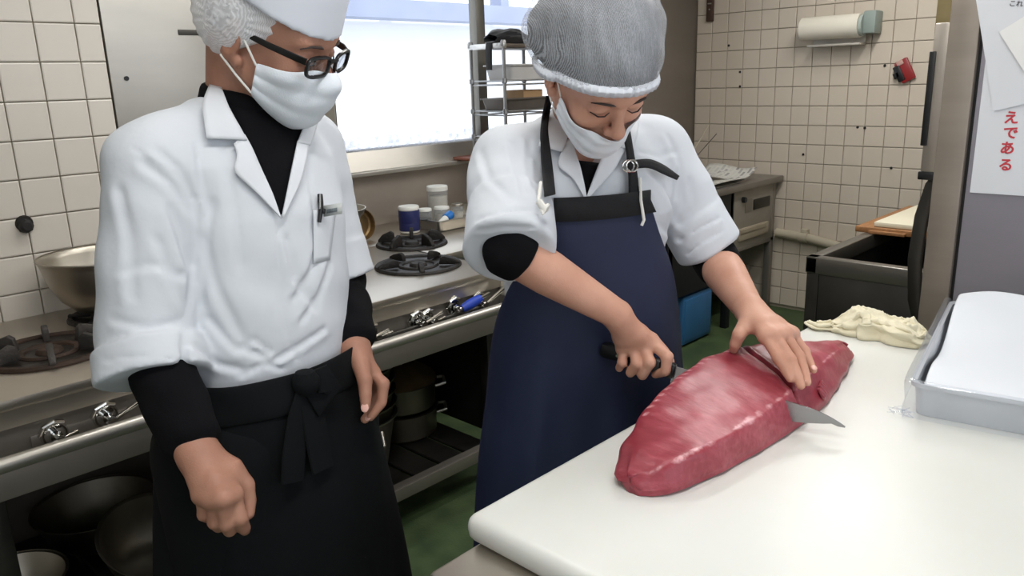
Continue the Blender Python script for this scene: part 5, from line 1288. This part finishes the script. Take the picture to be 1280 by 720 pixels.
# ------------------------------------------------------------------ the man looking on
def man():
    az = math.radians(280); Fv = Vector((math.cos(az), math.sin(az), 0)); Lv = Vector((-Fv.y, Fv.x, 0)); Zv = Vector((0, 0, 1))
    t = empty('person', (.575, 1.12, 0), 'person in white coat, black waist apron, glasses and white cap looking on', 'person')
    hd = Head((.628, 1.096, 1.508), 300, 25, 9, 1.0)
    neck0 = Vector((.610, 1.172, 1.385))
    hs = hd.sdf(neck0, .056, True)
    shR, shL = Vector((.464, 1.160, 1.325)), Vector((.748, 1.236, 1.325))
    elR = at(186, 425, 1.125); wrR = at(247, 566, 1.05); elL = at(424, 350, 1.41); wrL = at(443, 437, 1.30)
    fR = [[at(292, 618, 1.024), at(300, 648, 1.028), at(305, 660, 1.044), at(306, 663, 1.060)], [at(279, 622, 1.008), at(283, 654, 1.024), at(287, 663, 1.042), at(290, 660, 1.060)],
          [at(265, 624, 1.013), at(269, 652, 1.028), at(273, 658, 1.046), at(276, 653, 1.062)], [at(252, 619, 1.022), at(255, 643, 1.034), at(259, 647, 1.050), at(262, 642, 1.062)]]
    thR = [at(290, 585, 1.050), at(307, 606, 1.058), at(311, 626, 1.058), at(311, 642, 1.050)]
    aR = hand_sdf(SDF(), wrR, elR, .0285, .040, fR, thR, .0120, .009)
    fL = [[at(466, 466, 1.285), at(479, 480, 1.275), at(477, 503, 1.272), at(463, 521, 1.268)], [at(463, 468, 1.312), at(474, 488, 1.305), at(469, 510, 1.295), at(456, 524, 1.285)],
          [at(456, 468, 1.330), at(460, 492, 1.325), at(455, 512, 1.315), at(447, 522, 1.305)], [at(447, 466, 1.345), at(446, 490, 1.34), at(442, 505, 1.33), at(438, 514, 1.32)]]
    thL = [at(451, 456, 1.268), at(456, 476, 1.250), at(457, 494, 1.243), at(457, 508, 1.240)]
    aL = hand_sdf(SDF(), wrL, elL, .0270, .040, fL, thL, .0120, .009)
    PC = [(.575, 1.14, .86), (.58, 1.15, 1.0), (.595, 1.175, 1.2), (.605, 1.185, 1.34)]
    tr = SDF().add(loft([0]*4, PC, [.14, .13, .14, .09], [.10, .095, .10, .06], Lv, Zv), 0).add(chain([shR, neck0-Zv*.03, shL], [.045, .05, .045]), .03).add(cap(shR, elR, .048, .04), .02).add(cap(shL, elL, .048, .04), .02)
    for s_ in (-1, 1): tr.add(chain([Vector((.575, 1.125, .88))+Lv*.085*s_, Vector((.575, 1.11, .48))+Lv*.10*s_, Vector((.575, 1.14, .07))+Lv*.11*s_], [.088, .058, .044]), .03)
    bd_ = body_mesh('body', [tr, aR, aL, hs], (.26, .85, .02), (.92, 1.36, 1.68), .0027, skin_m, t)
    hd.lashes(bd_)
    nail(bd_, thL[3]-_fw*.0068+(thL[3]-thL[2]).normalized()*.001, thL[3]-thL[2], -_fw, .0062, .0075)
    nail(bd_, fL[0][3]-_fw*.004-_r*.003, fL[0][3]-fL[0][2], -_fw*.6-_r*.4, .0055, .0065)
    # black turtleneck
    us = SDF().add(loft([0]*4, [(.585, 1.15, .95), (.595, 1.175, 1.2), (.605, 1.185, 1.33), neck0-Zv*.01], [.145, .145, .11, .066], [.105, .110, .085, .062], Lv, Zv), 0)
    us.add(chain([shR, neck0-Zv*.05, shL], .052), .03)
    ntop = neck0+(hd.P(0, -.022, -.07)-neck0)*.66
    us.add(ccone(neck0-Zv*.05, ntop, .074, .067, .008), .02)
    for a, b, e in ((shR, elR, wrR), (shL, elL, wrL)):
        us.add(cap(a, b, .055, .044), .02).add(cap(b, b+(e-b)*.85, .044, .036), .015)
        us.add(ccone(b+(e-b)*.3, b+(e-b)*(.93 if a is shR else .90), .045, .0365, .005), .012)
    us.disp(wob(.0018, 75))
    sdf_object('turtleneck', us, (.28, .90, .88), (.92, 1.30, 1.45), .0055, blk_knit, t)
    # coat
    ct = SDF().add(loft([0]*8, [(.578, 1.142, .88), (.580, 1.145, .985), (.585, 1.152, 1.06), (.592, 1.162, 1.15), (.599, 1.172, 1.24), (.604, 1.182, 1.32), (.609, 1.180, 1.375), (.610, 1.178, 1.405)],
                      [.142, .146, .152, .156, .160, .152, .105, .070], [.112, .120, .128, .130, .132, .120, .094, .070], Lv, Zv, 2.25), 0)
    ct.add(chain([shR-Zv*.006, neck0-Zv*.008, shL-Zv*.006], [.066, .058, .066]), .03)
    u_ = (elR-shR).normalized()
    c_ = (u_*1.0+(wrR-elR).normalized()).normalized()
    s1_ = SDF().add(chain([shR-Zv*.01, (shR*.5+elR*.5)+Vector((-.004, .0, 0)), elR, elR+c_*.09], [.069, .069, .070, .074]), 0).add(ccone(elR+c_*.008, elR+c_*.16, .0785, .0820, .005), .002).cut(lambda p: (p-A(elR+c_*.056))@A(c_), .003)
    eL2 = shL+(elL-shL)*.9; v_ = (elL-shL).normalized()
    s2_ = SDF().add(chain([shL-Zv*.01, (shL*.5+eL2*.5)+Vector((.004, 0, 0)), eL2], [.064, .062, .060]), 0).add(ccone(eL2-v_*.045, eL2+v_*.06, .064, .068, .006), .003).cut(lambda p: (p-A(eL2+v_*.022))@A(v_), .003)
    ct.add(cap(shR-Zv*.01, shR+u_*.06, .072, .070), .03).add(cap(shL-Zv*.01, shL+v_*.06, .070, .068), .03)
    ct.add(s1_, .008).add(s2_, .008)
    D = (.75, 1.7)
    base = SDF(); base.ops = list(ct.ops)
    folds(ct, [([(164, 185), (200, 208), (232, 228)], .0035, .0025),                                              # shoulder seam
               ([(180, 205), (212, 228), (236, 262)], .010, .005), ([(198, 190), (224, 214), (240, 248)], .009, .006), ([(150, 240), (162, 300), (165, 370)], .012, .004),
               ([(214, 262), (226, 300), (236, 330)], .011, .006), ([(196, 300), (214, 345), (230, 380)], .010, .004), ([(152, 340), (190, 330), (226, 345)], .010, .003), ([(140, 400), (185, 410), (226, 402)], .009, .003),
               ([(245, 180), (250, 220), (262, 262)], .008, .004), ([(262, 255), (256, 320), (252, 380)], .012, .005), ([(252, 300), (270, 360), (300, 420)], .012, .005), ([(280, 190), (292, 260), (300, 330)], .012, .003),
               ([(262, 400), (290, 432), (330, 446)], .008, .006), ([(240, 430), (270, 455), (300, 462)], .008, .006), ([(296, 440), (318, 425), (338, 440)], .007, .005), ([(345, 450), (380, 430), (405, 412)], .007, .006), ([(300, 470), (330, 455), (352, 462)], .006, .005),
               ([(398, 300), (388, 340), (370, 372)], .009, .005), ([(412, 330), (398, 372), (378, 400)], .008, .005), ([(384, 200), (392, 250), (393, 300)], .008, .003), ([(358, 300), (372, 350), (395, 385)], .010, .004),
               ([(126, 452), (170, 446), (222, 450)], .004, .0025)], D)
    ct.crease(hits(base, [(243, 250), (246, 285), (243, 330), (238, 380), (232, 425), (228, 455)], *D, 0)[0], .0055, .016)     # between sleeve and chest
    ct.crease(hits(base, [(352, 272), (347, 300), (349, 340), (354, 390), (360, 420), (372, 448)], *D, 0)[0], .0030, .007)       # front edge
    ct.disp(wob(.0018, 40, 2))
    sdf_object('coat', ct, (.26, .92, .90), (.94, 1.32, 1.46), .0042, cot, t)
    P_ = lambda n, a, b, m, off=.004, th=.0025, **k: patch(n, base, a, b, m, t, D, off, th, **k)
    P_('turtleneck_front', [(280, 116), (289, 138), (310, 174), (333, 228), (351, 268)], [(380, 134), (384, 152), (374, 178), (364, 226), (352, 268)], blk_knit, .003, .003, nu=20, nv=8)
    P_('lapel', [(292, 180), (299, 196), (289, 212), (320, 240), (351, 272)], [(306, 168), (315, 184), (327, 212), (341, 242), (351, 272)], cot2, .009, nu=18)
    P_('collar', [(262, 106), (252, 130), (258, 173)], [(277, 110), (287, 136), (309, 175)], cot2, .012, curl=lambda u, v: .004*math.sin(PI*u))
    P_('lapel', [(372, 176), (366, 204), (359, 238), (352, 272)], [(386, 176), (384, 196), (376, 228), (354, 272)], cot2, .009, nu=16)
    P_('collar', [(384, 148), (378, 162), (372, 178)], [(397, 152), (393, 168), (388, 182)], cot2, .010)
    P_('pocket', [(392, 262), (392, 330)], [(420, 262), (412, 325)], cot, .002, .002, nu=8, nv=5)
    q = hit(base, 401, 262, *D, off=.008); q2 = hit(base, 399, 278, *D, off=.006); q0 = hit(base, 400, 243, *D, off=.008)
    MB().tube([q0, q0*.5+q*.5, q, q2], [.0042, .0048, .0042, .003], 10).build('pen', black_pl, t)
    MB().tube([q0+_r*.001-_fw*.004, q-_fw*.006], .0013, 6).build('pen_clip', chrome, t)
    a_, b_ = hit(base, 405, 264, *D, off=.010), hit(base, 420, 260, *D, off=.012); ax = _r*.9-_fw*.45; ax.normalize()
    c_ = a_; G = [[c_+ax*(.034*i)+_u*(.0085-.017*j+.003*i) for j in range(2)] for i in range(2)]
    nt = MB().grid(G).build('name_tag', M('grey name tag', srgb(178, 182, 180), .4, 0, .05, 20), t); solid(nt, .002, 0)
    G = [[c_-_fw*.003+ax*(.006+.02*i)+_u*(.002-.006*j+.002*i) for j in range(2)] for i in range(2)]
    n2_ = MB().grid(G).build('name_strip', M('grey print', srgb(96, 104, 108), .6, 0, .3, 300), nt); solid(n2_, .0006, 0)
    MB().box(*[[v-.004 for v in c_], [v+.004 for v in c_]], .002).build('tag_clip', black_pl, t)
    # waist apron
    ap = []; zs = [1.012, .99, .96, .92, .86, .80, .72, .64, .56, .48, .40, .34]
    for z in zs:
        w0 = float(np.interp(z, [.34, .6, .8, .93, 1.012], [.228, .206, .182, .168, .160])); d0 = float(np.interp(z, [.34, .6, .8, .93, 1.012], [.195, .172, .156, .142, .134])); row = []
        cx = Vector((.578, 1.142, z))
        for j in range(49):
            a = -2.75+5.5*j/48; f_ = (.008*math.sin(a*7+z*3)+.005*math.sin(a*13-z*6))*max(0, min(1, (.98-z)/.3))
            tilt = .030*math.sin(a)*0
            row.append(cx+Lv*(math.copysign(abs(math.sin(a))**.85, math.sin(a))*(w0+f_))+Fv*(math.copysign(abs(math.cos(a))**.85, math.cos(a))*(d0+f_)))
        ap.append(row)
    ao = MB().grid(ap).build('waist_apron', blk_apr, t); solid(ao, .004, 1); subd(ao, 1)
    def apat(a, z, off=0):
        w0 = float(np.interp(z, [.34, .6, .8, .93, 1.012], [.228, .206, .182, .168, .160]))+off; d0 = float(np.interp(z, [.34, .6, .8, .93, 1.012], [.195, .172, .156, .142, .134]))+off
        return Vector((.578, 1.142, z))+Lv*(math.copysign(abs(math.sin(a))**.85, math.sin(a))*w0)+Fv*(math.copysign(abs(math.cos(a))**.85, math.cos(a))*d0)
    G = [[apat(-2.75+5.5*j/48, z, .006+.002*math.sin(j*.9+z*80)) for j in range(49)] for z in (1.016, 1.0, .975, .955)]
    sb = MB().grid(G).build('sash', blk_apr, t); solid(sb, .004, 0); subd(sb, 1)
    # knot and hanging ends at the front left hip
    def k_at(px, py, off):
        v, best = None, 1e9
        for i in range(80):
            for z in np.linspace(.62, 1.02, 41):
                q = apat(-.6+1.9*i/79, z, off); d = q-CAMP; dep = d.dot(_fw); e = (640+FPX*d.dot(_r)/dep-px)**2+(360-FPX*d.dot(_u)/dep-py)**2
                if e < best: best, v = e, q
        return v
    K0 = k_at(382, 482, .016)
    b = MB(); b.lathe([(0, .020), (.014, .017), (.021, .006), (.021, -.006), (.014, -.017), (0, -.020)], K0, 14); b.build('knot', blk_apr, t)
    b = MB(); b.tube([K0, k_at(400, 470, .022), k_at(412, 488, .026), k_at(402, 505, .020), K0], [.7, 1.1, 1.2, 1.0, .6], 12, flat=(.020, .006), up=Fv); b.build('bow_loop', blk_apr, t)
    for pl in ([(382, 482), (392, 520), (398, 560), (404, 590)], [(382, 484), (374, 520), (368, 565), (366, 600)]):
        b = MB(); b.tube([k_at(x, y, .012+.002*i) for i, (x, y) in enumerate(pl)], [.7, 1, 1, .95], 12, flat=(.022, .004), up=Fv); b.build('apron_tie', blk_apr, t)
    # net, hair and cap
    lo, hi = hd.c-Vector((.17, .18, .14)), hd.c+Vector((.18, .18, .24))
    def vol(e): return SDF().add(hd.E((0, -.018, .042), (.083-e, .103-e, .088-e))).add(hd.E((-.052, -.030, .010), (.036-e, .056-e, .055-e)), .03).add(hd.E((.052, -.030, .010), (.036-e, .056-e, .055-e)), .03)
    def brim(e): return half(hd.P(0, .085, .044+e), -hd.Z*.80+hd.F*.60)
    hr = SDF().add(hd.E((0, -.014, .038), (.0775, .0975, .0845))); hr.cut(half(hd.P(0, .070, .044), -hd.Z*.86+hd.F*.50), .004)
    sdf_object('hair', hr, lo, hi, .005, M('greying hair', srgb(70, 66, 64), .6, 0, .35, 50, .3, 300, (1, 10, 1)), t)
    nv_ = vol(0); hR_, hc_ = hd.R, A(hd.c)
    def gather(p):
        q = (p-hc_)@hR_; an = np.arctan2(q[:, 2]-.02, q[:, 1]+.02); return .0013*np.sin(an*26+q[:, 0]*30)
    nv_.disp(gather); nv_.cut(brim(.0), .004)
    net_object('hair_net', nv_, hd, lo, hi, .0036, net_m, t)
    cp_ = SDF().add(loft([0]*4, [hd.P(0, -.002, .02), hd.P(0, -.006, .085), hd.P(0, -.010, .13), hd.P(0, -.014, .17)], [.088, .092, .094, .088], [.106, .108, .107, .100], hd.L, hd.Z), 0)
    cp_.cut(half(hd.P(0, .100, .028), -hd.Z*.92-hd.F*.26), .002)
    sdf_object('cap', cp_, lo, hi, .0045, cap_m, t)
    G = []
    # face mask
    mf = SDF().add(hd.E((0, .030, -.056), (.060, .064, .060))).add(hd.E((0, .080, -.070), (.034, .026, .034)), .03).add(hd.E((0, .098, -.045), (.014, .020, .018)), .03)
    mf.add(lambda p: hs(p)-.001, .01)
    def zf(ph): u = abs(ph)/1.20; return -.016-.012*u**1.5, -.122+.050*u**1.6
    G = headgrid(hd, mf, [(-1.15+2.3*i/38) for i in range(39)], zf, 19, .0035, .0, lambda ph, v: .0026*abs(math.sin(v*PI*3.0)))
    mo = MB().grid(G).build('face_mask', mask_m, t); solid(mo, .0015, 1); subd(mo, 1)
    for sx_ in (-1, 1):
        e0 = G[0] if sx_ < 0 else G[-1]
        for q, z, y in ((e0[1], .026, -.004), (e0[-2], -.034, -.014)): MB().tube([q, (q+hd.P(sx_*.078, y, z))/2+hd.L*sx_*.005, hd.P(sx_*.080, y-.006, z)], .0017, 7).build('mask_loop', cord_m, mo)
    # glasses
    g = MB(); fr_m = M('black spectacle frame', srgb(16, 15, 16), .3)
    def rr(cx, w2, h2, z0, n=28, e=3.4):
        out = []
        for k in range(n+1):
            a = 2*PI*k/n; c, s_ = math.cos(a), math.sin(a); x = cx+math.copysign(abs(c)**(2/e), c)*w2; z = z0+math.copysign(abs(s_)**(2/e), s_)*h2
            out.append(hd.P(x, .1085-.10*max(0, abs(x)-.018)**1.2*3.2, z))
        return out
    for sx_ in (-1, 1):
        g.tube(rr(sx_*.0345, .0245, .0145, -.006), 1, 8, cap=False, flat=(.0024, .0026), up=hd.F)
        lp = rr(sx_*.0345, .0235, .0135, -.006)[:-1]; l_ = MB(); vs = [l_.bm.verts.new(p) for p in lp]; l_.bm.faces.new(vs)
        lo_ = l_.build('lens', glassy('spectacle lens %d' % sx_, (.93, .94, .95), 0), t); solid(lo_, .0012, 0)
        MB().tube([hd.P(sx_*.059, .098, .002), hd.P(sx_*.066, .088, .004), hd.P(sx_*.074, .045, .006), hd.P(sx_*.0795, .0, .010), hd.P(sx_*.078, -.014, .004), hd.P(sx_*.077, -.022, -.010)], [1, 1, .9, .8, .8, .7], 8, flat=(.0020, .0052), up=hd.Z).build('temple', fr_m, t)
    g.tube([hd.P(-.011, .110, .0), hd.P(0, .1135, .003), hd.P(.011, .110, .0)], .0024, 8)
    g.build('glasses_frame', fr_m, t)
    # trousers and shoes
    tq = SDF()
    for s_ in (-1, 1): tq.add(chain([Vector((.575, 1.125, .88))+Lv*.085*s_, Vector((.575, 1.11, .48))+Lv*.10*s_, Vector((.575, 1.14, .10))+Lv*.11*s_], [.115, .088, .074]), .03)
    sdf_object('trousers', tq, (.30, .95, .03), (.86, 1.32, 1.02), .012, blk_apr, t)
    for s_ in (-1, 1):
        p = Vector((.575, 1.11, 0))+Lv*.11*s_; sh_ = SDF().add(chain([p+Zv*.045+Fv*-.03, p+Zv*.035+Fv*.13], [.047, .038]), 0).cut(half((0, 0, .001), (0, 0, -1)), .004)
        sdf_object('shoe', sh_, p-Vector((.16, .22, .02)), p+Vector((.16, .22, .14)), .008, rubber, t)
    return t
woman(); man()
